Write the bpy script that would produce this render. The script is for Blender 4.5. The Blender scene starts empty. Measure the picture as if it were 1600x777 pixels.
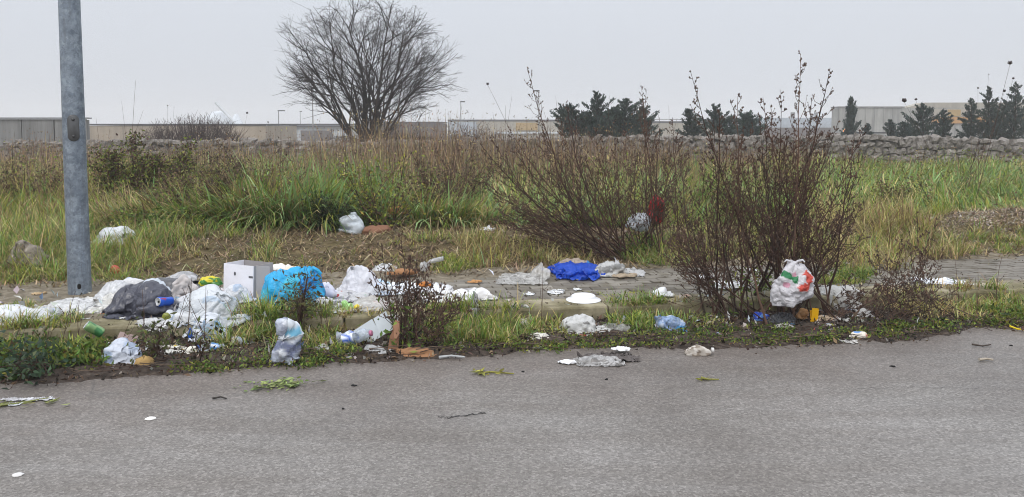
import bpy, bmesh, math, random
import numpy as np
from mathutils import Vector, Matrix

R = math.radians
sc = bpy.context.scene
rng = np.random.default_rng(7)
random.seed(7)

# ------------------------------------------------------------------ camera
F = 1232.0            # focal length in photo pixels (photo 1600 x 777)
CAM_H = 1.5
PITCH = R(4.0)
VP = 200.0 + F * math.tan(PITCH)
cam_d = bpy.data.cameras.new("camera")
cam_d.sensor_width = 36.0
cam_d.lens = 36.0 * F / 1600.0
cam_d.shift_y = -(388.5 - VP) / 1600.0
cam_d.clip_start = 0.1
cam_d.clip_end = 4000
cam = bpy.data.objects.new("camera", cam_d)
cam.location = (0, 0, CAM_H)
cam.rotation_euler = (R(90) - PITCH, 0, 0)
sc.collection.objects.link(cam)
sc.camera = cam

# ------------------------------------------------------------------ sky, sun, exposure
SUN_EL, SUN_AZ = R(52), R(200)
world = bpy.data.worlds.new("World")
sc.world = world
world.use_nodes = True
nt = world.node_tree
nt.nodes.clear()
wo = nt.nodes.new('ShaderNodeOutputWorld')
bg = nt.nodes.new('ShaderNodeBackground')
bg.inputs['Strength'].default_value = 0.1
sky = nt.nodes.new('ShaderNodeTexSky')
sky.sky_type = 'NISHITA'
sky.sun_disc = False
sky.sun_elevation = SUN_EL
sky.sun_rotation = SUN_AZ
sky.dust_density = 4.0
# overcast cloud layer: much brighter towards the unseen zenith, as overcast skies are, raised to light ground and plants
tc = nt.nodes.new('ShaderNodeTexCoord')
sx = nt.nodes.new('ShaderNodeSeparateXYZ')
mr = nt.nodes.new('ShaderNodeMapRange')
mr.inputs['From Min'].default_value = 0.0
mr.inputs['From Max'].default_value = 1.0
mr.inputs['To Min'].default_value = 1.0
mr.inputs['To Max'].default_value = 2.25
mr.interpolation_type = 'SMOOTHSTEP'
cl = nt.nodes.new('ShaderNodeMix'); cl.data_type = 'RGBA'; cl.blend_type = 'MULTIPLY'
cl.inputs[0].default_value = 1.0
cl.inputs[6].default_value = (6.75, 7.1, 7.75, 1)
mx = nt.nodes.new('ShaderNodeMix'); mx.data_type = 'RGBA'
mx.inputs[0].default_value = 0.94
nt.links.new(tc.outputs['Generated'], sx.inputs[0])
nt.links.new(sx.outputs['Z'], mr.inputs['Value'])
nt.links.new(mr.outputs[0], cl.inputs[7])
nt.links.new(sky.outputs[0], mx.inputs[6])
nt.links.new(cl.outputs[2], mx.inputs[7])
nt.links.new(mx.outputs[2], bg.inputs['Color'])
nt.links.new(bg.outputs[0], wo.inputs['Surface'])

sun_d = bpy.data.lights.new("sun", 'SUN')
sun_d.energy = 1.5
sun_d.angle = R(25)
sun_d.color = (1.0, 0.96, 0.9)
sun = bpy.data.objects.new("sun", sun_d)
sun.location = (-10, -10, 30)
_sd = Vector((math.sin(SUN_AZ) * math.cos(SUN_EL), math.cos(SUN_AZ) * math.cos(SUN_EL), math.sin(SUN_EL)))
sun.rotation_euler = _sd.to_track_quat('Z', 'Y').to_euler()
sc.collection.objects.link(sun)

sc.view_settings.view_transform = 'Standard'
sc.view_settings.look = 'None'
sc.view_settings.exposure = 0.0
sc.view_settings.gamma = 1.0
sc.cycles.max_bounces = 8
sc.cycles.transparent_max_bounces = 12
sc.cycles.volume_bounces = 3
sc.cycles.filter_width = 1.0
sc.cycles.use_denoising = True

# ------------------------------------------------------------------ noise helpers (numpy)
def _hash(ix, iy, iz, seed):
    h = (ix.astype(np.int64) * 374761393 + iy.astype(np.int64) * 668265263 + iz.astype(np.int64) * 2147483647 + seed * 144665) & 0xffffffff
    h = ((h ^ (h >> 13)) * 1274126177) & 0xffffffff
    h = ((h ^ (h >> 16)) * 2246822519) & 0xffffffff
    return ((h ^ (h >> 15)) & 0xffff) / 65535.0

def vnoise(p, seed=0):
    """smooth value noise 0..1 at points p (N,3)"""
    p = np.asarray(p, float)
    i = np.floor(p); f = p - i; f = f * f * (3 - 2 * f)
    i = i.astype(np.int64)
    out = 0
    for a in (0, 1):
        for b in (0, 1):
            for c in (0, 1):
                w = (f[:, 0] if a else 1 - f[:, 0]) * (f[:, 1] if b else 1 - f[:, 1]) * (f[:, 2] if c else 1 - f[:, 2])
                out = out + w * _hash(i[:, 0] + a, i[:, 1] + b, i[:, 2] + c, seed)
    return out

def knoise(p, seed=0):
    """piecewise linear noise 0..1: sharp creases between flat facets, as in crumpled paper or film"""
    p = np.asarray(p, float)
    i = np.floor(p).astype(np.int64); f = p - np.floor(p)
    order = np.argsort(-f, axis=1)
    fs = np.take_along_axis(f, order, 1)
    cur = i.copy()
    out = (1 - fs[:, 0]) * _hash(cur[:, 0], cur[:, 1], cur[:, 2], seed)
    n = np.arange(len(p))
    for k in range(3):
        cur = cur.copy()
        cur[n, order[:, k]] += 1
        w = fs[:, k] - (fs[:, k + 1] if k < 2 else 0)
        out = out + w * _hash(cur[:, 0], cur[:, 1], cur[:, 2], seed)
    return out

def v2(x, y, s, seed):
    x = np.asarray(x, float); y = np.asarray(y, float)
    return vnoise(np.stack([x.ravel() * s, y.ravel() * s, np.full(x.size, .37)], 1), seed).reshape(x.shape)

def sstep(a, b, x):
    t = np.clip((x - a) / (b - a), 0, 1)
    return t * t * (3 - 2 * t)

def lin(r, g, b, k=1.0):
    f = lambda c: ((c / 255 + 0.055) / 1.055) ** 2.4 if c > 10 else c / 255 / 12.92
    return (f(r) * k, f(g) * k, f(b) * k)

# ------------------------------------------------------------------ lie of the land
ALPHA = R(10.2)
CA, SA = math.cos(ALPHA), math.sin(ALPHA)
Q0 = 5.78             # distance of the kerb's front edge from the camera, square to the kerb
KERB_H = 0.13
WALK_W = 1.5
def qs(x, y):         # q: metres beyond the kerb's front edge; s: metres along the kerb
    return -SA * x + CA * y - Q0, CA * x + SA * y
def xy(q, s):
    return CA * s - SA * (q + Q0), SA * s + CA * (q + Q0)

def G(x, y):
    """height of the visible surface"""
    x = np.asarray(x, float); y = np.asarray(y, float)
    q, s = qs(x, y)
    n1 = v2(x, y, 1.1, 3) - .5
    n2 = v2(x, y, 4.0, 4) - .5
    z = np.zeros_like(q)
    z = np.where(q < 0, 0.022 * sstep(-.55, -.15, q) , KERB_H)
    far = KERB_H - .01 + .16 * sstep(WALK_W + .25, WALK_W + 1.7, q) + (n1 * .10 + n2 * .05) * sstep(WALK_W, WALK_W + .8, q)
    gravel = .2 * np.exp(-(((s - 7.6) / 2.2) ** 2 + ((q - 2.6) / .55) ** 2))
    far = far + gravel
    far = far - 4.6 * sstep(28, 60, y)
    return np.where(q > WALK_W, far, z)

def ray(u, v):
    rx, up, fw = (u - 800) / F, (VP - v) / F, 1.0
    return np.array([rx, fw * math.cos(PITCH) + up * math.sin(PITCH), -fw * math.sin(PITCH) + up * math.cos(PITCH)])

def spot(u, v, z=None):
    """point of the ground seen at a photo position"""
    d = ray(u, v)
    zz = 0.05 if z is None else z
    for _ in range(14):
        t = (CAM_H - zz) / max(1e-3, -d[2])
        if z is None:
            g = float(G(d[0] * t, d[1] * t))
            zz = zz + (g - zz) * .7
    return Vector((d[0] * t, d[1] * t, zz if z is None else z))

def at(u, v, Y):
    d = ray(u, v); t = Y / d[1]
    return Vector((d[0] * t, Y, CAM_H + d[2] * t))

# ------------------------------------------------------------------ mesh and object helpers
COL = sc.collection
def link(name, me, parent=None, loc=None):
    o = bpy.data.objects.new(name, me)
    COL.objects.link(o)
    if parent is not None: o.parent = parent
    if loc is not None: o.location = loc
    return o

def tag(o, label=None, cat=None, group=None, kind=None):
    if label: o['label'] = label
    if cat: o['category'] = cat
    if group: o['group'] = group
    if kind: o['kind'] = kind
    return o

def thing(name, label, cat, loc, group=None):
    return tag(link(name, None, None, loc), label, cat, group)

def npmesh(name, V, T, mat, C=None, smooth=False):
    """triangles or quads (rows of T) in one go; C: point colours"""
    V = np.asarray(V, np.float32); T = np.asarray(T, np.int32)
    k = T.shape[1]
    me = bpy.data.meshes.new(name)
    me.vertices.add(len(V)); me.vertices.foreach_set('co', V.ravel())
    me.loops.add(T.size); me.loops.foreach_set('vertex_index', T.ravel())
    me.polygons.add(len(T))
    me.polygons.foreach_set('loop_start', np.arange(0, T.size, k, dtype=np.int32))
    me.polygons.foreach_set('loop_total', np.full(len(T), k, np.int32))
    if smooth: me.polygons.foreach_set('use_smooth', np.ones(len(T), bool))
    me.update(calc_edges=True)
    if C is not None:
        a = me.color_attributes.new('Col', 'FLOAT_COLOR', 'POINT')
        a.data.foreach_set('color', np.concatenate([np.asarray(C, np.float32), np.ones((len(V), 1), np.float32)], 1).ravel())
    me.materials.append(mat)
    return me

class MB:
    """gathers shapes for ONE mesh"""
    def __init__(s): s.v = []; s.f = []; s.c = []
    def add(s, V, Fc, col=None):
        o = len(s.v); s.v.extend([tuple(p) for p in V]); s.f.extend([tuple(i + o for i in f) for f in Fc])
        s.c.extend([col or (1, 1, 1)] * len(V))
    def box(s, x0, x1, y0, y1, z0, z1, col=None):
        s.add([(x0, y0, z0), (x1, y0, z0), (x1, y1, z0), (x0, y1, z0), (x0, y0, z1), (x1, y0, z1), (x1, y1, z1), (x0, y1, z1)],
              [(0, 3, 2, 1), (4, 5, 6, 7), (0, 1, 5, 4), (1, 2, 6, 5), (2, 3, 7, 6), (3, 0, 4, 7)], col)
    def tube(s, pts, r0, r1, n=3, col=None, cap=False):
        pts = [Vector(p) for p in pts]; m = len(pts); V = []
        up = Vector((.31, .17, .93)).normalized()
        for k, p in enumerate(pts):
            d = (pts[min(k + 1, m - 1)] - pts[max(k - 1, 0)])
            if d.length < 1e-9: d = Vector((0, 0, 1))
            d.normalize()
            a = d.cross(up)
            if a.length < .05: a = d.cross(Vector((1, 0, 0)))
            a.normalize(); b = d.cross(a)
            r = r0 + (r1 - r0) * k / (m - 1)
            for j in range(n):
                t = 2 * math.pi * j / n
                V.append(p + a * (r * math.cos(t)) + b * (r * math.sin(t)))
        Fc = [(k * n + j, k * n + (j + 1) % n, (k + 1) * n + (j + 1) % n, (k + 1) * n + j) for k in range(m - 1) for j in range(n)]
        if cap: Fc += [tuple(range(n))[::-1], tuple((m - 1) * n + j for j in range(n))]
        s.add(V, Fc, col)
    def lathe(s, prof, n=24, col=None, cap=True):
        V = [(r * math.cos(2 * math.pi * j / n), r * math.sin(2 * math.pi * j / n), z) for r, z in prof for j in range(n)]
        m = len(prof)
        Fc = [(k * n + j, k * n + (j + 1) % n, (k + 1) * n + (j + 1) % n, (k + 1) * n + j) for k in range(m - 1) for j in range(n)]
        if cap: Fc += [tuple(range(n))[::-1], tuple((m - 1) * n + j for j in range(n))]
        s.add(V, Fc, col)
    def tetra(s, p, r, col=None):
        x, y, z = p
        a = random.random() * 6.28
        V = [(x, y, z + r)] + [(x + r * math.cos(a + k * 2.094), y + r * math.sin(a + k * 2.094), z - r * .6) for k in range(3)]
        s.add(V, [(0, 1, 2), (0, 2, 3), (0, 3, 1), (1, 3, 2)], col)
    def mesh(s, name, mat, smooth=False, loc=None):
        me = bpy.data.meshes.new(name)
        V = s.v if loc is None else [(p[0] - loc[0], p[1] - loc[1], p[2] - loc[2]) for p in s.v]
        me.from_pydata(V, [], s.f)
        a = me.color_attributes.new('Col', 'FLOAT_COLOR', 'POINT')
        a.data.foreach_set('color', np.concatenate([np.array(s.c, np.float32), np.ones((len(s.v), 1), np.float32)], 1).ravel())
        if smooth: me.polygons.foreach_set('use_smooth', np.ones(len(s.f), bool))
        me.materials.append(mat)
        me.update()
        return me

# ------------------------------------------------------------------ materials
def material(name):
    m = bpy.data.materials.new(name); m.use_nodes = True
    n = m.node_tree; n.nodes.clear()
    out = n.nodes.new('ShaderNodeOutputMaterial')
    return m, n, out
def N(n, t, **kw):
    x = n.nodes.new(t)
    for k, v in kw.items():
        if k in x.inputs: x.inputs[k].default_value = v
        else: setattr(x, k, v)
    return x
def noise(n, scale, detail=3, coord=None, rough=.55, vec=None):
    t = N(n, 'ShaderNodeTexNoise', Scale=scale, Detail=detail, Roughness=rough)
    if coord is not None: n.links.new(coord, t.inputs['Vector'])
    return t
def ramp(n, fac, stops):
    r = n.nodes.new('ShaderNodeValToRGB')
    e = r.color_ramp.elements
    while len(e) < len(stops): e.new(.5)
    for el, (p, c) in zip(e, stops):
        el.position = p; el.color = (*c, 1) if len(c) == 3 else c
    n.links.new(fac, r.inputs[0])
    return r
def mixc(n, fac, a, b, mode='MIX'):
    m = n.nodes.new('ShaderNodeMix'); m.data_type = 'RGBA'; m.blend_type = mode
    for sock, val in ((m.inputs[0], fac), (m.inputs[6], a), (m.inputs[7], b)):
        if hasattr(val, 'is_output'): n.links.new(val, sock)
        elif isinstance(val, (int, float)): sock.default_value = val
        else: sock.default_value = (*val, 1)
    return m.outputs[2]
def bump(n, h, strength, dist=.01):
    b = N(n, 'ShaderNodeBump', Strength=strength, Distance=dist)
    n.links.new(h, b.inputs['Height'])
    return b.outputs[0]
def objco(n):
    return n.nodes.new('ShaderNodeTexCoord').outputs['Object']
def attr(n):
    a = n.nodes.new('ShaderNodeAttribute'); a.attribute_name = 'Col'
    return a.outputs['Color']

def leafy(name, rough=.6, trans=.3):
    m, n, out = material(name)
    p = N(n, 'ShaderNodeBsdfPrincipled', Roughness=rough)
    p.inputs['Specular IOR Level'].default_value = .3
    t = N(n, 'ShaderNodeBsdfTranslucent')
    mix = N(n, 'ShaderNodeMixShader'); mix.inputs[0].default_value = trans
    c = attr(n)
    n.links.new(c, p.inputs['Base Color']); n.links.new(c, t.inputs['Color'])
    n.links.new(p.outputs[0], mix.inputs[1]); n.links.new(t.outputs[0], mix.inputs[2])
    n.links.new(mix.outputs[0], out.inputs[0])
    return m
def plain(name, rough=.7, spec=.4, dirt=.25, dscale=14, bmp=.15, bscale=60, metal=0.0):
    """colour from the mesh's own print colours, with a little dirt and grain"""
    m, n, out = material(name)
    co = objco(n)
    p = N(n, 'ShaderNodeBsdfPrincipled', Roughness=rough, Metallic=metal)
    p.inputs['Specular IOR Level'].default_value = spec
    d = ramp(n, noise(n, dscale, 5, co).outputs[0], [(.42, (1, 1, 1)), (.75, (.5, .45, .38))])
    c = mixc(n, dirt, attr(n), d.outputs[0], 'MULTIPLY')
    n.links.new(c, p.inputs['Base Color'])
    n.links.new(bump(n, noise(n, bscale, 3, co).outputs[0], bmp, .006), p.inputs['Normal'])
    n.links.new(p.outputs[0], out.inputs[0])
    return m
def plastic(name, rough=.32, trans=.18, dirt=.2, bmp=.35):
    m, n, out = material(name)
    co = objco(n)
    p = N(n, 'ShaderNodeBsdfPrincipled', Roughness=rough)
    p.inputs['Specular IOR Level'].default_value = .45
    d = ramp(n, noise(n, 9, 5, co).outputs[0], [(.45, (1, 1, 1)), (.72, (.45, .4, .33))])
    c = mixc(n, dirt, attr(n), d.outputs[0], 'MULTIPLY')
    n.links.new(c, p.inputs['Base Color'])
    v = N(n, 'ShaderNodeTexVoronoi', Scale=28.0, feature='DISTANCE_TO_EDGE')
    wv = mixc(n, .06, co, noise(n, 20, 2, co).outputs['Color'])
    n.links.new(wv, v.inputs['Vector'])
    cr = ramp(n, v.outputs['Distance'], [(0, (1, 1, 1)), (.22, (0, 0, 0))])
    n.links.new(bump(n, cr.outputs[0], bmp, .006), p.inputs['Normal'])
    t = N(n, 'ShaderNodeBsdfTranslucent'); n.links.new(c, t.inputs['Color'])
    mix = N(n, 'ShaderNodeMixShader'); mix.inputs[0].default_value = trans
    n.links.new(p.outputs[0], mix.inputs[1]); n.links.new(t.outputs[0], mix.inputs[2])
    n.links.new(mix.outputs[0], out.inputs[0])
    return m
def clear_film(name, lo, hi, rough=.18):
    m, n, out = material(name)
    co = objco(n)
    p = N(n, 'ShaderNodeBsdfPrincipled', Roughness=rough)
    p.inputs['Specular IOR Level'].default_value = .6
    n.links.new(attr(n), p.inputs['Base Color'])
    v = N(n, 'ShaderNodeTexVoronoi', Scale=22.0, feature='DISTANCE_TO_EDGE')
    n.links.new(mixc(n, .08, co, noise(n, 14, 2, co).outputs['Color']), v.inputs['Vector'])
    cr = ramp(n, v.outputs['Distance'], [(0, (1, 1, 1)), (.2, (0, 0, 0))])
    n.links.new(bump(n, cr.outputs[0], .5, .006), p.inputs['Normal'])
    r = ramp(n, noise(n, 16, 5, co).outputs[0], [(.35, (lo,) * 3), (.65, (hi,) * 3)])
    tr = N(n, 'ShaderNodeBsdfTransparent')
    mix = N(n, 'ShaderNodeMixShader')
    n.links.new(r.outputs[0], mix.inputs[0])
    n.links.new(tr.outputs[0], mix.inputs[1]); n.links.new(p.outputs[0], mix.inputs[2])
    n.links.new(mix.outputs[0], out.inputs[0])
    return m

M = {}
M['leaf'] = leafy('grass_and_leaves')
M['needle'] = leafy('conifer_needles', .6, .1)
M['twig'] = plain('dead_twig', .85, .2, .3, 30, .2, 200)
M['bag'] = plastic('bag_plastic', .26, .22, .18, .5)
M['matt'] = plastic('dark_sheet_plastic', .3, .05, .25)
M['paper'] = plain('paper', .85, .2, .35, 16, .2, 90)
M['card'] = plain('cardboard', .85, .2, .12, 12, .1, 120)
M['gloss'] = plain('glazed_plastic', .3, .5, .15, 25, .05, 90)
M['tin'] = plain('painted_tin', .28, .6, .2, 30, .1, 60, .35)
M['film'] = clear_film('milky_film', .42, .85)
M['clear'] = clear_film('clear_plastic', .22, .6, .08)
M['bits'] = plain('litter_bits', .85, .2, .3, 30, .2, 90)

def m_asphalt():
    m, n, out = material('asphalt')
    co = objco(n)
    p = N(n, 'ShaderNodeBsdfPrincipled')
    p.inputs['Specular IOR Level'].default_value = .5
    v = N(n, 'ShaderNodeTexVoronoi', Scale=95.0); n.links.new(co, v.inputs['Vector'])
    sx_ = n.nodes.new('ShaderNodeSeparateColor'); n.links.new(v.outputs['Color'], sx_.inputs[0])
    ag = ramp(n, sx_.outputs[0], [(0, (.138, .127, .117)), (.4, (.185, .174, .162)), (.75, (.219, .206, .192)), (1, (.292, .277, .26))])
    fine = ramp(n, noise(n, 160, 3, co).outputs[0], [(.3, (.78, .78, .78)), (.7, (1.15, 1.15, 1.15))])
    c = mixc(n, 1.0, ag.outputs[0], fine.outputs[0], 'MULTIPLY')
    # broad patches, brownish dirt, scuffed streaks along the road
    big = ramp(n, noise(n, .8, 5, co, .6).outputs[0], [(.32, (.80, .77, .75)), (.5, (1, .985, .97)), (.70, (1.16, 1.15, 1.15))])
    c = mixc(n, 1.0, c, big.outputs[0], 'MULTIPLY')
    mp = N(n, 'ShaderNodeMapping'); n.links.new(co, mp.inputs[0]); mp.inputs['Scale'].default_value = (.35, 2.6, 1)
    st = ramp(n, noise(n, 1.6, 6, mp.outputs[0], .65).outputs[0], [(.42, (1.02, 1.02, 1.02)), (.62, (.87, .85, .83))])
    c = mixc(n, 1.0, c, st.outputs[0], 'MULTIPLY')
    # brown washed-out dirt near the gutter
    dq = N(n, 'ShaderNodeVectorMath', operation='DOT_PRODUCT'); n.links.new(co, dq.inputs[0]); dq.inputs[1].default_value = (-SA_, CA_, 0)
    dn = N(n, 'ShaderNodeMath', operation='MULTIPLY_ADD'); n.links.new(noise(n, 1.3, 6, co, .65).outputs[0], dn.inputs[0]); dn.inputs[1].default_value = 2.2; n.links.new(dq.outputs['Value'], dn.inputs[2])
    dmr = N(n, 'ShaderNodeMapRange'); n.links.new(dn.outputs[0], dmr.inputs[0]); dmr.inputs[1].default_value = 4.9; dmr.inputs[2].default_value = 6.4
    dmr.inputs[3].default_value = 0.0; dmr.inputs[4].default_value = .8
    c = mixc(n, dmr.outputs[0], c, mixc(n, 1.0, c, (.62, .52, .46), 'MULTIPLY'))
    # thin cracks
    vc = N(n, 'ShaderNodeTexVoronoi', Scale=.55, feature='DISTANCE_TO_EDGE')
    n.links.new(mixc(n, .45, co, noise(n, 1.3, 6, co).outputs['Color']), vc.inputs['Vector'])
    ck = ramp(n, vc.outputs['Distance'], [(0, (1, 1, 1)), (.004, (0, 0, 0))])
    ckm = ramp(n, noise(n, .7, 2, co).outputs[0], [(.55, (0, 0, 0)), (.66, (1, 1, 1))])
    ckf = mixc(n, 1.0, ck.outputs[0], ckm.outputs[0], 'MULTIPLY')
    c = mixc(n, ckf, c, (.05, .048, .045))
    n.links.new(c, p.inputs['Base Color'])
    # damp sheen, stronger towards the far right of the road
    sp = n.nodes.new('ShaderNodeSeparateXYZ'); n.links.new(co, sp.inputs[0])
    dm = N(n, 'ShaderNodeMapRange'); n.links.new(sp.outputs['X'], dm.inputs['Value'])
    dm.inputs['From Min'].default_value = -.5; dm.inputs['From Max'].default_value = 4.5
    ro = ramp(n, noise(n, 1.1, 4, co).outputs[0], [(.35, (.5, .5, .5)), (.65, (.78, .78, .78))])
    ro2 = mixc(n, dm.outputs[0], ro.outputs[0], (.42, .42, .42))
    n.links.new(ro2, p.inputs['Roughness'])
    hb = mixc(n, .5, v.outputs['Distance'], noise(n, 120, 3, co).outputs[0])
    n.links.new(bump(n, hb, .5, .008), p.inputs['Normal'])
    n.links.new(p.outputs[0], out.inputs[0])
    return m
SA_, CA_ = math.sin(R(10.2)), math.cos(R(10.2))
M['asphalt'] = m_asphalt()

def m_mottled(name, stops, scale=4, detail=7, rough=.9, bmp=.5, bscale=40, bdist=.01, second=None):
    m, n, out = material(name)
    co = objco(n)
    p = N(n, 'ShaderNodeBsdfPrincipled', Roughness=rough)
    p.inputs['Specular IOR Level'].default_value = .25
    c = ramp(n, noise(n, scale, detail, co, .65).outputs[0], stops).outputs[0]
    if second:
        sc2, cols = second
        c = mixc(n, 1.0, c, ramp(n, noise(n, sc2, 4, co).outputs[0], cols).outputs[0], 'MULTIPLY')
    n.links.new(c, p.inputs['Base Color'])
    n.links.new(bump(n, noise(n, bscale, 5, co).outputs[0], bmp, bdist), p.inputs['Normal'])
    n.links.new(p.outputs[0], out.inputs[0])
    return m
M['soil'] = m_mottled('soil', [(.3, (.06, .045, .028)), (.5, (.14, .105, .06)), (.68, (.25, .19, .115))], 7, 8, .95, .8, 45, .02,
                      (.6, [(.35, (.75, .85, .65)), (.6, (1.1, 1.05, 1))]))
M['drift'] = m_mottled('drifted_soil', [(.3, (.10, .082, .055)), (.5, (.19, .16, .115)), (.7, (.29, .25, .19))], 14, 8, .92, .8, 80, .012)
M['gutter'] = m_mottled('gutter_dirt', [(.3, (.022, .016, .012)), (.5, (.06, .044, .034)), (.7, (.12, .092, .072))], 16, 8, .85, .9, 70, .015)
M['kerb'] = m_mottled('kerb_concrete', [(.28, (.10, .088, .055)), (.48, (.25, .212, .15)), (.68, (.42, .37, .28))], 5, 8, .9, .5, 60, .006,
                      (1.6, [(.4, (.72, .74, .6)), (.6, (1, 1, 1))]))
M['stone'] = m_mottled('limestone', [(.3, (.13, .115, .10)), (.5, (.27, .245, .22)), (.7, (.42, .39, .36))], 3.5, 8, .95, .9, 22, .03)
M['pebble'] = plain('gravel_stone', .9, .2, .2, 30, .2, 80)

def m_paver():
    m, n, out = material('paver')
    oi = n.nodes.new('ShaderNodeObjectInfo')
    g = n.nodes.new('ShaderNodeNewGeometry')
    p = N(n, 'ShaderNodeBsdfPrincipled', Roughness=.62)
    base = ramp(n, oi.outputs['Random'], [(0, (.135, .120, .100)), (.5, (.185, .168, .142)), (1, (.24, .222, .19))])
    pos = g.outputs['Position']
    d = ramp(n, noise(n, 5, 7, pos, .65).outputs[0], [(.34, (.55, .5, .38)), (.52, (.95, .93, .9)), (.7, (1.25, 1.24, 1.2))])
    c = mixc(n, 1.0, base.outputs[0], d.outputs[0], 'MULTIPLY')
    n.links.new(c, p.inputs['Base Color'])
    n.links.new(bump(n, noise(n, 90, 4, pos).outputs[0], .4, .005), p.inputs['Normal'])
    n.links.new(p.outputs[0], out.inputs[0])
    return m
M['paver'] = m_paver()

def m_steel():
    m, n, out = material('galvanised_steel')
    co = objco(n)
    p = N(n, 'ShaderNodeBsdfPrincipled', Metallic=.45)
    v = N(n, 'ShaderNodeTexVoronoi', Scale=38.0); n.links.new(mixc(n, .1, co, noise(n, 30, 3, co).outputs['Color']), v.inputs['Vector'])
    sp = n.nodes.new('ShaderNodeSeparateColor'); n.links.new(v.outputs['Color'], sp.inputs[0])
    a = ramp(n, sp.outputs[0], [(0, (.17, .20, .24)), (1, (.27, .31, .35))])
    b = ramp(n, noise(n, 9, 7, co, .7).outputs[0], [(.38, (.72, .74, .77)), (.5, (1, 1, 1)), (.66, (1.35, 1.36, 1.36))])
    c = mixc(n, 1.0, a.outputs[0], b.outputs[0], 'MULTIPLY')
    mp = N(n, 'ShaderNodeMapping'); n.links.new(co, mp.inputs[0]); mp.inputs['Scale'].default_value = (9, 9, .8)
    s = ramp(n, noise(n, 2.5, 6, mp.outputs[0], .7).outputs[0], [(.52, (0, 0, 0)), (.7, (.6, .6, .6))])
    c = mixc(n, s.outputs[0], c, (.11, .12, .135))
    n.links.new(c, p.inputs['Base Color'])
    r = ramp(n, noise(n, 14, 4, co).outputs[0], [(.3, (.42,) * 3), (.7, (.65,) * 3)])
    n.links.new(r.outputs[0], p.inputs['Roughness'])
    n.links.new(bump(n, noise(n, 60, 4, co).outputs[0], .2, .003), p.inputs['Normal'])
    n.links.new(p.outputs[0], out.inputs[0])
    return m
M['steel'] = m_steel()

def m_stained(name, base, stain, amount=.6, sx_=1.6):
    """weathered concrete or sheet wall: rain streaks running down"""
    m, n, out = material(name)
    g = n.nodes.new('ShaderNodeNewGeometry')
    mp = N(n, 'ShaderNodeMapping'); n.links.new(g.outputs['Position'], mp.inputs[0]); mp.inputs['Scale'].default_value = (sx_, sx_, .12)
    s = ramp(n, noise(n, 1.0, 7, mp.outputs[0], .7).outputs[0], [(.42, (0, 0, 0)), (.68, (amount,) * 3)])
    t = ramp(n, noise(n, .5, 6, g.outputs['Position'], .6).outputs[0], [(.3, (.8, .8, .8)), (.7, (1.1, 1.1, 1.1))])
    p = N(n, 'ShaderNodeBsdfPrincipled', Roughness=.9)
    c = mixc(n, 1.0, mixc(n, s.outputs[0], base, stain), t.outputs[0], 'MULTIPLY')
    n.links.new(c, p.inputs['Base Color'])
    n.links.new(p.outputs[0], out.inputs[0])
    return m
M['conc'] = m_stained('stained_concrete', (.36, .36, .34), (.13, .13, .13), .8)
M['conc_dark'] = m_stained('dark_stained_concrete', (.27, .27, .265), (.10, .10, .10), .75, 2.2)
M['tan'] = m_stained('tan_render', (.36, .30, .23), (.2, .16, .12), .5)
M['white_wall'] = m_stained('white_sheet_wall', (.52, .55, .58), (.32, .33, .34), .5)
M['brown_wall'] = m_stained('brown_sheet_wall', (.12, .10, .095), (.07, .06, .058), .5)
M['beige'] = m_stained('beige_panel', (.40, .37, .31), (.24, .21, .17), .5)
M['orange'] = m_stained('orange_band', (.50, .25, .06), (.3, .16, .05), .5)
M['ochre'] = m_stained('ochre_panel', (.42, .28, .10), (.3, .2, .08), .4)
M['dark_trim'] = m_stained('dark_trim', (.06, .06, .065), (.03, .03, .03), .4)
M['pale'] = m_stained('pale_blue_sheet', (.44, .49, .55), (.3, .33, .37), .4)
M['mist_white'] = m_stained('pale_cladding', (.62, .66, .70), (.5, .54, .58), .3)

# ------------------------------------------------------------------ ground, road, kerb, pavement
def axis(segs):
    out = []
    for a, b, n in segs: out += list(np.linspace(a, b, n, endpoint=False))
    return np.array(out + [segs[-1][1]])
gx = axis([(-700, -60, 12), (-60, -14, 30), (-14, 14, 200), (14, 60, 30), (60, 700, 12)])
gy = axis([(-40, 3, 10), (3, 15, 130), (15, 30, 60), (30, 62, 20), (62, 700, 14)])
GX, GY = np.meshgrid(gx, gy)
q_, s_ = qs(GX, GY)
GZ = G(GX, GY)
GZ = np.where(q_ < .16, -.05, np.where(q_ < WALK_W, KERB_H - .035, GZ))
V = np.stack([GX, GY, GZ], -1).reshape(-1, 3)
nx, ny = len(gx), len(gy)
I = np.arange(nx * ny).reshape(ny, nx)
T = np.stack([I[:-1, :-1], I[:-1, 1:], I[1:, 1:], I[1:, :-1]], -1).reshape(-1, 4)
tag(link('ground', npmesh('ground', V, T, M['soil'], smooth=True)), 'brown soil of the verge and field', kind='structure')

mb = MB()
r0, r1 = -16, .02
c4 = [xy(r0, -60), xy(r0, 60), xy(r1, 60), xy(r1, -60)]
mb.add([(x, y, 0) for x, y in c4], [(0, 1, 2, 3)])
tag(link('road', mb.mesh('road', M['asphalt'])), 'grey worn asphalt road in the foreground', kind='structure')

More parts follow.
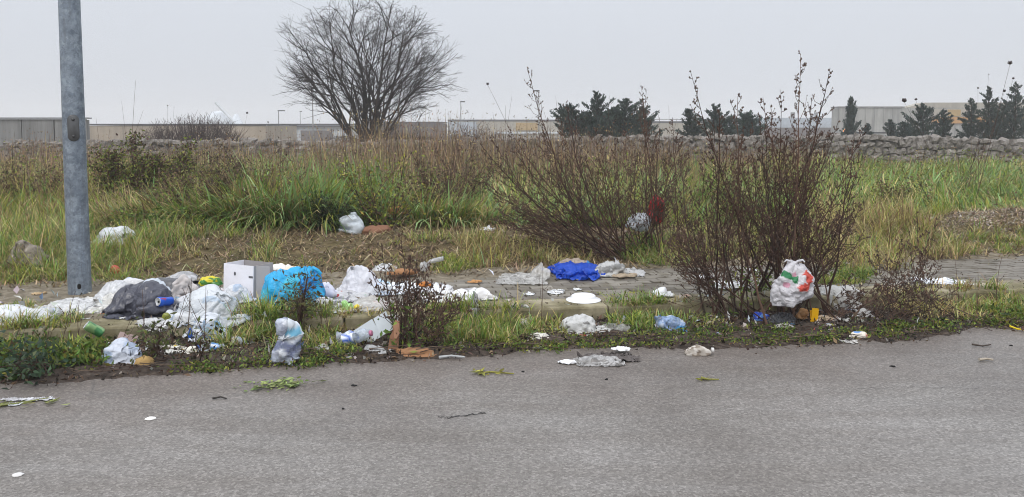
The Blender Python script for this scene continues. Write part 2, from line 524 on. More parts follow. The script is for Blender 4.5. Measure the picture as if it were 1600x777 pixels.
mck = m_mottled('crack_filling', [(.3, (.02, .019, .018)), (.7, (.05, .047, .045))], 30)
def crack(pts, w, label):
    P_ = [spot(u, v, 0.0) for u, v in pts]; mb = MB(); L, Rr = [], []
    for a_, b_ in zip(P_[:-1], P_[1:]):
        for k in range(8):
            p = a_.lerp(b_, k / 8) + Vector((0, random.gauss(0, .008), 0)); ww = w * random.uniform(.3, 1.2)
            L.append((p[0], p[1] - ww, .0035)); Rr.append((p[0], p[1] + ww, .0035))
    n_ = len(L); mb.add(L + Rr, [(k, k + 1, n_ + k + 1, n_ + k) for k in range(n_ - 1)])
    tag(link('road_crack', mb.mesh('road_crack', mck)), label, kind='structure')
crack([(684, 652), (700, 653), (720, 651), (740, 648), (762, 646)], .006, 'short dark crack in the asphalt')
crack([(1340, 607), (1400, 606), (1470, 606), (1540, 608)], .0014, 'thin seam in the damp asphalt')

# kerb of separate concrete stones
kerb = tag(link('kerb', None), 'mossy concrete kerb between road and pavement', kind='structure')
def kerb_mesh():
    mb = MB(); L, b = .985, .018
    prof = [(0, -.12), (0, KERB_H - b), (b * .35, KERB_H - b * .3), (b, KERB_H), (.295, KERB_H), (.30, KERB_H - .006), (.30, -.12)]
    rows = [(-L / 2, .0), (-L / 2 + .008, .0), (0, 0), (L / 2 - .008, 0), (L / 2, 0)]
    V = []
    for k, (sx_, _) in enumerate(rows):
        ins = .006 if k in (0, len(rows) - 1) else 0
        for (q, z) in prof: V.append((sx_, q + (ins if q < .1 else -ins), z - ins))
    n = len(prof); m = len(rows)
    Fc = [(k * n + j, (k + 1) * n + j, (k + 1) * n + j + 1, k * n + j + 1) for k in range(m - 1) for j in range(n - 1)]
    Fc += [tuple(range(n)), tuple((m - 1) * n + j for j in range(n))[::-1]]
    mb.add(V, Fc)
    return mb.mesh('kerb_stone', M['kerb'])
km = kerb_mesh()
for k in range(-11, 13):
    x, y = xy(random.uniform(-.006, .006), k * 1.0 + .3)
    o = link('kerb_stone', km, kerb, (x, y, random.uniform(-.006, .004)))
    o.rotation_euler = (random.uniform(-.006, .006), random.uniform(-.005, .005), ALPHA + random.uniform(-.006, .006))

# pavement of small concrete blocks
pave = tag(link('pavement', None), 'grey block paving of the footpath behind the kerb', kind='structure')
def paver_mesh(seed):
    r = random.Random(seed); mb = MB(); w, d, h, b = .0975, .0475, .05, .005
    z1 = 0
    top = [(-w + b, -d + b, z1), (w - b, -d + b, z1), (w - b, d - b, z1), (-w + b, d - b, z1)]
    mid = [(-w, -d, z1 - b), (w, -d, z1 - b), (w, d, z1 - b), (-w, d, z1 - b)]
    low = [(x, y, z1 - h) for x, y, _ in mid]
    V = [(x + r.uniform(-.002, .002), y + r.uniform(-.002, .002), z + r.uniform(-.001, .001)) for x, y, z in top + mid + low]
    Fc = [(0, 1, 2, 3)] + [(4 + k, 4 + (k + 1) % 4, (k + 1) % 4, k) for k in range(4)] + [(8 + k, 8 + (k + 1) % 4, 4 + (k + 1) % 4, 4 + k) for k in range(4)]
    mb.add(V, Fc)
    return mb
pmb = [paver_mesh(k) for k in range(4)]
pms = [p.mesh('paver', M['paver']) for p in pmb]
slots = []
for r_ in range(11):
    for k in range(-40, 48):
        q = .375 + r_ * .105; s = k * .206 + (.103 if r_ % 2 else 0)
        x, y = xy(q, s)
        u = 800 + F * x / max(y, .1)
        seen = 560 < u < 1640
        slots.append((0 if seen else 1, math.hypot(x, y), q, s))
slots.sort()
rest = MB()
for i, (_, _, q, s) in enumerate(slots):
    dz = random.uniform(-.005, .004) + .006 * math.sin(s * 1.7) * math.sin(q * 3)
    rx, ry, rz = random.gauss(0, .012), random.gauss(0, .012), ALPHA + random.gauss(0, .012)
    x, y = xy(q, s)
    if i < 300:
        o = link('paver', pms[i % 4], pave, (x, y, KERB_H - .004 + dz))
        o.rotation_euler = (rx, ry, rz)
    else:
        mt = Matrix.Translation((x, y, KERB_H - .004 + dz)) @ Matrix.Rotation(rz, 4, 'Z')
        p = pmb[i % 4]
        rest.add([mt @ Vector(v) for v in p.v], p.f)
tag(link('paver_field', rest.mesh('paver_field', M['paver']), pave), kind='stuff')

# dirt that has washed into the gutter: an uneven sheet over the asphalt edge
edge = [(-60, 604), (0, 601), (150, 592), (300, 584), (420, 575), (520, 566), (650, 562), (760, 556), (860, 548), (960, 544), (1080, 545), (1200, 542), (1300, 536), (1380, 538), (1450, 527), (1520, 518), (1700, 512)]
eq = [qs(*spot(u, v, 0.0)[:2]) for u, v in edge]
es = np.array([e[1] for e in eq]); ev = np.array([e[0] for e in eq])
def edge_q(s):
    s = np.asarray(s, float)
    return np.interp(s, es, ev) + .16 * (v2(s, s * 0, 2.3, 21) - .5) + .10 * (v2(s, s * 0, 7, 22) - .5) + .07 * (v2(s, s * 0, 21, 23) - .5)
ss = np.linspace(-9, 11, 900); tt = np.linspace(0, 1, 12)
S2, T2 = np.meshgrid(ss, tt)
Q2 = edge_q(S2) * (1 - T2) + .01 * T2
X2, Y2 = xy(Q2, S2)
Z2 = .004 + .016 * sstep(0, .35, T2) + .03 * (v2(X2, Y2, 9, 5) - .3) * sstep(0, .3, T2)
Z2 = np.where(T2 == 0, -.003, np.maximum(Z2, .004))
V = np.stack([X2, Y2, Z2], -1).reshape(-1, 3)
I = np.arange(S2.size).reshape(S2.shape)
T = np.stack([I[:-1, :-1], I[:-1, 1:], I[1:, 1:], I[1:, :-1]], -1).reshape(-1, 4)
tag(link('dirt', npmesh('dirt', V, T, M['gutter'], smooth=True)), 'dark dirt washed along the kerb', kind='stuff')

# soil drifted over the paving from the verge and along the kerb stones
ss = np.linspace(-8, 10, 420); qq = np.linspace(.24, WALK_W + .25, 60)
S2, Q2 = np.meshgrid(ss, qq)
X2, Y2 = xy(Q2, S2)
left = sstep(.6, -2.2, S2)
cover = np.exp(-((Q2 - WALK_W - .15) / (.30 + .30 * left)) ** 2) + .75 * np.exp(-((Q2 - .34) / .10) ** 2) + .35 * left
nz = v2(X2, Y2, 2.2, 71) * .6 + v2(X2, Y2, 7, 72) * .3 + v2(X2, Y2, 22, 73) * .1
Z2 = KERB_H - .024 + .052 * (nz - .5) + .034 * np.clip(cover, 0, 1.2)
Z2 = np.minimum(Z2, KERB_H + .022)
V = np.stack([X2, Y2, Z2], -1).reshape(-1, 3)
I = np.arange(S2.size).reshape(S2.shape)
T = np.stack([I[:-1, :-1], I[:-1, 1:], I[1:, 1:], I[1:, :-1]], -1).reshape(-1, 4)
tag(link('drifted_soil', npmesh('drifted_soil', V, T, M['drift'], smooth=True)), 'sandy soil drifted over parts of the paving', kind='stuff')

# ------------------------------------------------------------------ lamp pole
pb = spot(125, 458)
pole = thing('lamp_pole', 'tall grey galvanised lamp pole standing at the back of the pavement', 'pole', pb)
mb = MB()
mb.lathe([(.089, -.1), (.0885, .0), (.087, .5), (.085, 1.2), (.081, 2.2), (.076, 3.4), (.07, 5.2), (.066, 6.5)], 40)
pm = link('shaft', mb.mesh('shaft', M['steel'], True), pole)
def oval(w, h, y0, y1, n=28):
    V = []
    for yy, k in ((y0, 1.0), (y1, 1.0), (y1 - .003, .9)):
        for j in range(n):
            t = 2 * math.pi * j / n
            x, z = math.cos(t), math.sin(t)
            zz = (h - w) * (1 if z > 0 else -1) + w * z
            V.append((w * x * k, yy, zz * (.97 if k < 1 else 1)))
    Fc = [(a * n + j, a * n + (j + 1) % n, (a + 1) * n + (j + 1) % n, (a + 1) * n + j) for a in range(2) for j in range(n)]
    Fc.append(tuple(2 * n + j for j in range(n)))
    return V, Fc
mb = MB(); V, Fc = oval(.043, .108, 0, -.016); mb.add(V, Fc, (.085, .085, .085))
hz = CAM_H - pb[2] + (200 - 204) * pb[1] / F + .02
hatch = link('access_hatch', mb.mesh('access_hatch', M['tin'], True), pole, (.012, -.072, hz))
for dz in (.068, -.068):
    mb = MB(); mb.lathe([(.013, 0), (.013, .006), (.008, .012)], 10, (.05, .05, .05))
    b = link('bolt', mb.mesh('bolt', M['tin'], True), hatch, (0, -.015, dz)); b.rotation_euler = (R(90), 0, 0)
mb = MB(); V, Fc = oval(.014, .022, 0, -.006); mb.add(V, Fc, (.02, .018, .016))
link('cable_hole', mb.mesh('cable_hole', M['bits']), pole, (-.008, -.083, .07))
pole.rotation_euler = (0, R(-.9), R(-30))
pole.rotation_euler = (0, R(.1), 0)
for o_, r_, dz_ in ((hatch, .071, hz), (bpy.data.objects['cable_hole'], .083, .07)):
    o_.location = (r_ * math.sin(.46), -r_ * math.cos(.46), dz_); o_.rotation_euler = (0, 0, .46)

# ------------------------------------------------------------------ dry stone wall
wall_pts = [(-22, 26.5), (-10, 26), (3, 25.5), (9, 25), (20, 24.2)]
wx = np.array([p[0] for p in wall_pts]); wy = np.array([p[1] for p in wall_pts])
def wall_top(x):
    u = 800 + F * x / np.interp(x, wx, wy)
    v = np.interp(u, [0, 200, 440, 520, 900, 1300, 1450, 1600], [222, 219, 219, 222, 214, 212, 214, 219])
    return CAM_H + (200 - v) / F * np.interp(x, wx, wy)
wall = thing('stone_wall', 'rough dry stone wall of grey limestone running behind the field', 'wall', (0, 25.6, 0))
def stone_shape(seed):
    r = random.Random(seed); g = [-1, 0, 1]; idx = {}; V = []; Fc = []
    for x in g:
        for y in g:
            for z in g:
                if (x, y, z) == (0, 0, 0): continue
                p = Vector((x, y, z)); l = p.length
                p = p * ((1 / l) * .35 + .65 * (1 / max(abs(x), abs(y), abs(z)))) * r.uniform(.66, 1.12)
                idx[(x, y, z)] = len(V); V.append(p)
    for a in range(3):
        for sgn in (-1, 1):
            b, c = [k for k in range(3) if k != a]
            for i in (-1, 0):
                for j in (-1, 0):
                    def key(di, dj):
                        k = [0, 0, 0]; k[a] = sgn; k[b] = i + di; k[c] = j + dj; return idx[tuple(k)]
                    quad = [key(0, 0), key(1, 0), key(1, 1), key(0, 1)]
                    flip = (sgn > 0) != (a != 1)
                    Fc.append(tuple(quad[::-1] if flip else quad))
    mb = MB(); mb.add(V, Fc); return mb
stones_mb = [stone_shape(k) for k in range(9)]
stones_me = [m.mesh('stone', M['stone']) for m in stones_mb]
cand = []
for row in range(6):
    x = -17.0 + random.random() * .2
    while x < 18:
        w = random.uniform(.17, .34) * (1.1 if row == 0 else .9)
        h = random.uniform(.17, .25)
        y = float(np.interp(x, wx, wy)); top = float(wall_top(x))
        z = top - .10 - row * .185 + random.uniform(-.035, .05)
        u = 800 + F * x / y
        rank = (0 if row < 3 else 1) + (1 if (row == 2 and u < 900) else 0) + (2 if (430 < u < 640 or u < -10 or u > 1615) else 0)
        cand.append((rank, row, x + w / 2, y + random.uniform(-.05, .06), z, w * .56, h * .56))
        x += w * .93
cand.sort(key=lambda c: (c[0], c[1]))
restw = MB()
for i, (rk, row, x, y, z, w, h) in enumerate(cand):
    rot = (random.uniform(-.3, .3), random.uniform(-.3, .3), random.uniform(-.6, .6) + (3.14 if random.random() < .5 else 0))
    k = random.randrange(9)
    scl = (w, random.uniform(.13, .2), h)
    if i < 300:
        o = link('stone', stones_me[k], wall, (x, y - 25.6, z)); o.rotation_euler = rot; o.scale = scl
    else:
        mt = Matrix.Translation((x, y - 25.6, z)) @ Matrix.Rotation(rot[2], 4, 'Z') @ Matrix.Rotation(rot[1], 4, 'Y') @ Matrix.Diagonal((*scl, 1))
        restw.add([mt @ Vector(v) for v in stones_mb[k].v], stones_mb[k].f)
mb = MB()
for k in range(60):
    x0, x1 = -18 + k * .61, -18 + (k + 1) * .61
    y = float(np.interp((x0 + x1) / 2, wx, wy)); t = float(wall_top((x0 + x1) / 2))
    mb.box(x0, x1, y + .05 - 25.6, y + .5 - 25.6, -.2, t - .13)
tag(link('rubble_core', mb.mesh('rubble_core', M['stone']), wall), kind='stuff')
tag(link('rubble_course', restw.mesh('rubble_course', M['stone']), wall), kind='stuff')

# ------------------------------------------------------------------ buildings beyond
def building(name, label, cat, u0, u1, vt, Y, zb, depth, wallmat, panel_w=None, parapet=.0, panelmat=None, cap=None, vsplit=None, lowmat=None, gap=.05):
    a, b = at(u0, vt, Y), at(u1, vt, Y)
    x0, x1, zt = a[0], b[0], a[2]
    xc = (x0 + x1) / 2
    t = thing(name, label, cat, (xc, Y, zb))
    mb = MB(); mb.box(x0 - xc + .02, x1 - xc - .02, .12, depth, 0, zt - zb - .06)
    link('wall', mb.mesh('wall', wallmat), t)
    n = max(1, round((x1 - x0) / panel_w)) if panel_w else 1
    w = (x1 - x0) / n
    me = None
    for k in range(n):
        if me is None:
            mb = MB(); g = gap if n > 1 else 0
            z0 = at(u0, vsplit, Y)[2] - zb if vsplit else 0
            mb.box(-w / 2 + g / 2, w / 2 - g / 2, 0, .1, z0, zt - zb - .03)
            me = mb.mesh('panel', panelmat or wallmat)
        o = link('panel', me, t, (x0 - xc + w * (k + .5), random.uniform(-.012, .012), 0))
    if vsplit:
        mb = MB(); mb.box(x0 - xc, x1 - xc, .02, .1, 0, at(u0, vsplit, Y)[2] - zb - .02); link('plinth', mb.mesh('plinth', lowmat), t)
    if cap:
        mb = MB(); mb.box(x0 - xc - .05, x1 - xc + .05, -.1, depth + .1, zt - zb, zt - zb + cap); link('roof', mb.mesh('roof', M['dark_trim']), t)
    return t, xc, x0, x1, zt

building('concrete_wall', 'grey stained concrete panel wall at the far left behind the pole', 'wall', -120, 135, 185.5, 38, -2.5, .3, M['conc_dark'], 1.7, cap=.05)
building('low_building', 'long low tan building under a thin dark roof edge', 'building', 136, 416, 196, 85, -4, 12, M['tan'], 4.2, cap=.16, gap=.06)
t, xc, x0, x1, zt = building('warehouse', 'white sheet-walled warehouse left of the bare tree', 'building', 417, 560, 195.5, 125, -4.5, 20, M['white_wall'], 2.4, cap=.2)
for (ua, ub, va, vb, nm, mt) in ((470, 519, 204, 232, 'gate', 'brown_wall'), (452, 560, 196.5, 199, 'gutter', 'dark_trim')):
    a, b = at(ua, va, 124.8), at(ub, vb, 124.8)
    mb = MB(); mb.box(a[0] - xc, b[0] - xc, -.35, -.08, max(0.02, b[2] + 4.5), a[2] + 4.5); link(nm, mb.mesh(nm, M[mt]), t)
t, xc, x0, x1, zt = building('shed', 'dark brown flat-roofed shed behind the bare tree', 'building', 575, 690, 192, 118, -4.5, 10, M['brown_wall'], 2.6, cap=.15)
t, xc, x0, x1, zt = building('factory', 'pale low factory with an ochre wall panel beyond the field', 'building', 700, 905, 189.5, 150, -4.5, 30, M['beige'], 5.0, cap=.3)
for (ua, ub, va, vb, nm, mt) in ((806, 840, 192, 204, 'wall_panel', 'ochre'), (700, 745, 191, 215, 'wall_panel', 'pale'), (770, 905, 206, 209, 'sill_band', 'mist_white')):
    a, b = at(ua, va, 149.6), at(ub, vb, 149.6)
    mb = MB(); mb.box(a[0] - xc, b[0] - xc, -.35, -.08, b[2] + 4.5, a[2] + 4.5); link(nm, mb.mesh(nm, M[mt]), t)
t, xc, x0, x1, zt = building('factory', 'flat-roofed factory with a roof railing behind the dark conifers', 'building', 905, 1135, 192, 135, -4.5, 25, M['beige'], 4.5, cap=.2)
for v0 in (186.5, 189.3):
    a, b = at(905, v0, 135), at(1135, v0, 135)
    mb = MB(); mb.box(a[0] - xc, b[0] - xc, .0, .06, a[2] + 4.5 - .1, a[2] + 4.5); link('rail', mb.mesh('rail', M['conc_dark']), t)
pm_ = MB(); pm_.box(-.05, .05, .07, .15, 0, .72); pme = pm_.mesh('rail_post', M['conc_dark'])
for k in range(12): link('rail_post', pme, t, (x0 - xc + .1 + k * (x1 - x0 - .2) / 11, 0, zt + 4.5 + .17))
t, xc, x0, x1, zt = building('shed', 'long shed with pale blue upper cladding above a dark base', 'building', 1136, 1312, 184, 140, -4.5, 20, M['pale'], 3.4, vsplit=199.5, lowmat=M['brown_wall'], panelmat=M['pale'])
for uu, w in ((1246, 6), (1283, 4), (1170, 4)):
    a = at(uu, 178, 139); mb = MB(); mb.box(a[0] - xc - .1 * w / 2, a[0] - xc + .1 * w / 2, 1, 1.6, zt + 4.5 - .05, a[2] + 4.5 + .3); link('chimney', mb.mesh('chimney', M['conc_dark']), t)

# the large concrete hall on the right: ribbed panels, raised roof with a sloping end, orange band
t, xc, x0, x1, zt = building('industrial_hall', 'large grey concrete hall with raised roof and orange band on the right', 'building', 1311, 1730, 168.5, 110, -4.5, 2.5, M['conc'], 1.25, gap=.035)
a, b, c, d = at(1416, 168.5, 110), at(1446, 160.5, 110), at(1730, 160, 110), at(1730, 168.5, 110)
mb = MB(); pr = [(p[0] - xc, p[2] + 4.5) for p in (a, b, c, d)]
mb.add([(x, .15, z) for x, z in pr] + [(x, 2.4, z) for x, z in pr], [(0, 1, 2, 3)[::-1], (4, 5, 6, 7), (0, 4, 5, 1)[::-1], (1, 5, 6, 2)[::-1], (2, 6, 7, 3)[::-1], (0, 3, 7, 4)[::-1]])
link('roof', mb.mesh('roof', M['beige']), t)
for (ua, ub, va, vb, nm, mt, y0, n) in ((1455, 1720, 170, 182, 'upper_panel', 'beige', -.14, 9), (1455, 1720, 183, 193, 'band', 'orange', -.2, 9), (1480, 1500, 171.5, 182, 'ochre_panel', 'ochre', -.2, 1)):
    for k in range(n):
        a, b = at(ua + (ub - ua) * k / n, va, 110), at(ua + (ub - ua) * (k + 1) / n, vb, 110)
        mb = MB(); mb.box(a[0] - xc + .03, b[0] - xc - .03, y0, -.015, b[2] + 4.5, a[2] + 4.5); link(nm, mb.mesh(nm, M[mt]), t)
a, b = at(1311, 168.5, 110), at(1446, 167.6, 110)
mb = MB(); mb.box(a[0] - xc - .1, b[0] - xc - 2.9, -.12, 2.6, a[2] + 4.5, b[2] + 4.6); link('parapet', mb.mesh('parapet', M['conc_dark']), t)
# boundary pipe rail in front of the hall
a, b = at(1316, 206.5, 60), at(1460, 206.5, 60)
t = thing('barrier', 'thin dark barrier rail before the concrete hall', 'barrier', (a[0], 60, -4.6))
mb = MB(); mb.box(0, b[0] - a[0], 0, .08, a[2] + 4.6 - .12, a[2] + 4.6); link('rail', mb.mesh('rail', M['dark_trim']), t)
mb = MB(); mb.box(-.04, .04, .09, .17, 0, a[2] + 4.55); me = mb.mesh('post', M['dark_trim'])
for k in range(4): link('post', me, t, (.1 + k * (b[0] - a[0] - .2) / 3, 0, 0))
# lit amber lamp
mla, n, out = material('amber_lamp'); e = N(n, 'ShaderNodeEmission', Strength=2.2); e.inputs[0].default_value = (1, .42, .12, 1); n.links.new(e.outputs[0], out.inputs[0])
a = at(1321, 205, 62)
t = thing('beacon', 'small lit amber beacon at the foot of the tall cypress', 'lamp', (a[0], 62, -4.6))
mb = MB(); mb.tube([(0, 0, 0), (0, 0, a[2] + 4.6 - .18)], .04, .04, 6, cap=True); link('post', mb.mesh('post', M['dark_trim']), t)
mb = MB(); mb.lathe([(.11, -.17), (.17, -.1), (.18, .02), (.12, .12), (.03, .16)], 12); link('lens', mb.mesh('lens', mla, True), t, (0, 0, a[2] + 4.6))

# faint works far off in the mist
a = at(347, 161, 260); S = 260 / F
t = thing('silo', 'pale peaked works tower faint in the mist above the tan building', 'tower', (a[0], 260, -4.6))
hh = a[2] + 4.6
mb = MB(); mb.lathe([(4.2, 0), (4.2, hh - 6), (3.6, hh - 4.6), (2.3, hh - 3.2), (.6, hh - 2.6)], 20); link('silo_body', mb.mesh('silo_body', M['mist_white'], True), t, (-1.2, 0, 0))
mb = MB(); mb.tube([(-.5, -4.4, hh), (7.2, -4.4, hh - 8.5)], .5, .5, 6, cap=True); link('conveyor', mb.mesh('conveyor', M['mist_white']), t)
mb = MB(); mb.lathe([(7, 0), (3, 6), (.4, hh - 3.5)], 14); link('heap', mb.mesh('heap', M['mist_white'], True), t, (3.5, 3, 0))

# far street lamps
def street_lamp(u, vt, Y, arm, label):
    a = at(u, vt, Y)
    t = thing('street_lamp', label, 'street lamp', (a[0], Y, -4.6), 'street lamps of the industrial estate')
    h = a[2] + 4.6
    mb = MB(); mb.tube([(0, 0, 0), (0, 0, h)], .10, .055, 8, cap=True); link('post', mb.mesh('post', M['conc_dark'], True), t)
    mb = MB(); mb.box(min(0, arm) - .08, max(0, arm) + .08, -.14, .14, h + .005, h + .16); link('lamp_head', mb.mesh('lamp_head', M['dark_trim']), t)
street_lamp(435, 174, 120, .9, 'single-arm street lamp before the white warehouse')
street_lamp(488, 139, 90, .5, 'tall street lamp among the left branches of the bare tree')
street_lamp(720, 160, 110, .5, 'street lamp between the bare tree and the tall brown shrubs')
street_lamp(842, 143, 100, -.6, 'tall street lamp rising above the left brown shrub')
street_lamp(469, 175, 170, .3, 'faint distant street lamp right of the single-arm one')

# ------------------------------------------------------------------ vegetation builders
def pick(cols, w, n):
    cols = np.array(cols); w = np.asarray(w, float)
    i = rng.choice(len(cols), n, p=w / w.sum())
    c = cols[i] * rng.uniform(.5, 1.5, (n, 1))
    return c * (1 + rng.normal(0, .06, (n, 3)))

def blades(P, L, W, th, kap, C, phi=None):
    """grass blades that arch over: returns vertices, triangles, colours"""
    n = len(P); phi = rng.uniform(0, 2 * np.pi, n) if phi is None else phi
    D = np.stack([np.cos(phi), np.sin(phi), np.zeros(n)], 1)
    psi = phi + np.pi / 2 + rng.uniform(-.6, .6, n)
    B = np.stack([np.cos(psi), np.sin(psi), np.zeros(n)], 1)
    up = np.array([0, 0, 1.0])
    p = P.copy(); pts = [p]
    for f0, fl in ((.2, .4), (.575, .35), (.875, .25)):
        a = th + kap * f0
        p = p + (D * np.sin(a)[:, None] + up * np.cos(a)[:, None]) * (L * fl)[:, None]
        pts.append(p)
    W = W[:, None] * .5
    V = np.stack([pts[0] - B * W, pts[0] + B * W, pts[1] - B * W * .95, pts[1] + B * W * .95, pts[2] - B * W * .65, pts[2] + B * W * .65, pts[3]], 1).reshape(-1, 3)
    tri = np.array([[0, 1, 3], [0, 3, 2], [2, 3, 5], [2, 5, 4], [4, 5, 6]])
    T = (np.arange(n)[:, None, None] * 7 + tri[None]).reshape(-1, 3)
    return V, T, np.repeat(np.clip(C, 0.005, .9), 7, 0)

def leaves(P, L, W, C, updir=None, spread=1.0):
    """leaf-sized faces folded along the midrib"""
    n = len(P)
    d = rng.normal(0, spread, (n, 3)) + (np.array([0, 0, .5]) if updir is None else updir)
    d /= np.linalg.norm(d, axis=1, keepdims=True) + 1e-9
    r = rng.normal(0, 1, (n, 3)); s = np.cross(d, r); s /= np.linalg.norm(s, axis=1, keepdims=True) + 1e-9
    nn = np.cross(s, d)
    Lc, Wc = L[:, None], W[:, None]
    V = np.stack([P, P + d * Lc * .45 + s * Wc * .5 + nn * Wc * .15, P + d * Lc - nn * Lc * .12, P + d * Lc * .45 - s * Wc * .5 + nn * Wc * .15], 1).reshape(-1, 3)
    tri = np.array([[0, 1, 2], [0, 2, 3]])
    T = (np.arange(n)[:, None, None] * 4 + tri[None]).reshape(-1, 3)
    return V, T, np.repeat(np.clip(C, .005, .9), 4, 0)

def gather(*parts):
    V, T, C = [], [], []; o = 0
    for v, t, c in parts:
        V.append(v); T.append(t + o); C.append(c); o += len(v)
    return np.concatenate(V), np.concatenate(T), np.concatenate(C)
def stuff(name, label, parts, mat='leaf'):
    V, T, C = gather(*parts)
    return tag(link(name, npmesh(name, V, T, M[mat], C)), label, kind='stuff')

LUSH, BLUE, YEL, STRAW, BROWN, DBROWN, PINK = (.16, .26, .045), (.24, .36, .14), (.31, .33, .06), (.50, .41, .19), (.26, .17, .09), (.085, .055, .04), (.24, .165, .12)
SPEC = [LUSH, BLUE, YEL, STRAW, BROWN]

# field grass
n = 150000
Yb = 9.4 + (25.2 - 9.4) * rng.random(n) ** 1.6
Xb = (rng.random(n) * 1.42 - .71) * Yb
ub = 800 + F * Xb / Yb
q_, s_ = qs(Xb, Yb)
front = 3.1 + 1.3 * (v2(Xb, Yb, .7, 31) - .5) + .6 * (v2(Xb, Yb, 2.5, 30) - .5) + np.interp(ub, [0, 300, 500, 900, 1300, 1350, 1600], [-.9, -.2, 0, .1, .1, .7, 1.0])
cl_ = v2(Xb, Yb, 2.2, 32); cl2 = v2(Xb, Yb, .55, 33)
keep = (q_ > front) & (rng.random(n) < .35 + 1.0 * cl_)
keep &= ~((ub > 525) & (ub < 650) & (Yb < spot(560, 362)[1] + .25))
Xb, Yb, ub, cl_, cl2 = Xb[keep], Yb[keep], ub[keep], cl_[keep], cl2[keep]
n = len(Xb)
tus = v2(Xb, Yb, 1.6, 36)
qf, sf = qs(Xb, Yb)
L = (.26 + .45 * cl2 + .45 * tus ** 2) * rng.uniform(.5, 1.3, n) * (.45 + .55 * sstep(0, .9, qf - front[keep])) * np.interp(ub, [0, 150, 430, 700, 900, 1200, 1400, 1600], [.8, .85, .95, .9, .8, .8, .72, .72])
wts = np.stack([
    np.interp(ub, [0, 150, 400, 600, 760, 1000, 1300, 1600], [.5, .5, .8, .9, .7, .9, 1.0, 1.0]),
    np.interp(ub, [0, 300, 450, 750, 800, 1250, 1400, 1600], [.1, .3, .7, .8, .5, .4, .5, .7]),
    np.interp(ub, [0, 400, 700, 900, 1300, 1600], [.7, .6, .4, .5, .7, .7]),
    np.interp(ub, [0, 300, 500, 800, 1300, 1600], [1.0, .8, .35, .45, .5, .45]),
    np.interp(ub, [0, 300, 500, 800, 1100, 1300, 1600], [.9, 1.0, .35, .6, .7, .3, .2])], 1)
pv = v2(Xb, Yb, 1.3, 34)
wts[:, 0] *= .3 + 1.6 * pv; wts[:, 3] *= 1.9 - 1.6 * pv; wts[:, 4] *= 1.6 - 1.3 * cl2; wts[:, 1] *= .3 + 1.5 * v2(Xb, Yb, .9, 35)
wts[:, 3] += .5 * sstep(18, 24, Yb); wts[:, 4] += .5 * sstep(18, 24, Yb)
cw = np.cumsum(wts / wts.sum(1, keepdims=True), 1)
sp = (rng.random(n)[:, None] > cw).sum(1).clip(0, 4)
C = np.array(SPEC)[sp] * rng.uniform(.5, 1.5, (n, 1)) * (1 + rng.normal(0, .05, (n, 3)))
W = np.where(sp == 1, .021, .013) * rng.uniform(.6, 1.5, n) * (.8 + Yb / 50)
phi = 9 * v2(Xb, Yb, .8, 37) + rng.normal(0, .9, n)
P = np.stack([Xb, Yb, G(Xb, Yb) - .02], 1)
m = 16000
Yl = 9.8 + 14.5 * rng.random(m) ** 1.5; Xl = (rng.random(m) * 1.4 - .7) * Yl
ql, sl = qs(Xl, Yl); kk = (ql > 3.5) & (v2(Xl, Yl, 1.4, 38) + rng.normal(0, .08, m) > .5)
Xl, Yl = Xl[kk], Yl[kk]; m = len(Xl)
Pl = np.stack([Xl, Yl, G(Xl, Yl) + rng.uniform(.05, .75, m) * (.5 + .8 * v2(Xl, Yl, .8, 39))], 1)
fieldleaf = leaves(Pl, rng.uniform(.03, .09, m), rng.uniform(.015, .04, m), pick([(.24, .28, .05), (.15, .2, .05), (.18, .12, .07), (.36, .30, .12)], [1, 1, .9, .5], m))
stuff('grass', 'long mixed green and straw grass filling the field', [blades(P, L, W, rng.uniform(0, .7, n), rng.uniform(.3, 2.4, n), C, phi), fieldleaf])

# dry brown stems standing through the far field and along the wall
n = 32000
Yb = 10.6 + 14 * rng.random(n) ** .8
Xb = (rng.random(n) * 1.4 - .7) * Yb
ub = 800 + F * Xb / Yb
dens = np.interp(ub, [0, 60, 300, 430, 560, 700, 900, 1250, 1330, 1600], [.35, .5, .5, .55, .8, .9, .9, .7, .15, .1]) * (.3 + 1.2 * v2(Xb, Yb, 1.0, 41)) * np.maximum(np.interp(ub, [0, 60, 300, 430, 580, 700, 780, 900, 1280, 1400], [.45, .6, .6, .3, .4, .75, .6, .3, .25, .12]), sstep(18.5, 22.5, Yb))
k = rng.random(n) < dens
Xb, Yb, ub = Xb[k], Yb[k], ub[k]; n = len(Xb)
L = rng.uniform(.4, 1.2, n) * (.55 + .85 * v2(Xb, Yb, .6, 42)) * np.interp(ub, [0, 430, 560, 800, 1200, 1330, 1600], [.85, .95, 1.2, 1.15, .85, .65, .6])
C = pick([BROWN, PINK, DBROWN, STRAW], [1, 1.2, .6, .3], n)
P = np.stack([Xb, Yb, G(Xb, Yb) - .02], 1)
a = blades(P, L, rng.uniform(.006, .016, n), rng.uniform(0, .5, n), rng.normal(0, .6, n), C)
tips = P + np.stack([rng.normal(0, .07, n), rng.normal(0, .05, n), L * rng.uniform(.55, 1.0, n)], 1)
tips = np.repeat(tips, 3, 0) + rng.normal(0, .05, (n * 3, 3))
b = leaves(tips, rng.uniform(.02, .06, len(tips)), rng.uniform(.01, .025, len(tips)), np.repeat(C, 3, 0))
stuff('brush', 'dry brown weed stems standing through the far field and along the wall', [a, b], 'leaf')

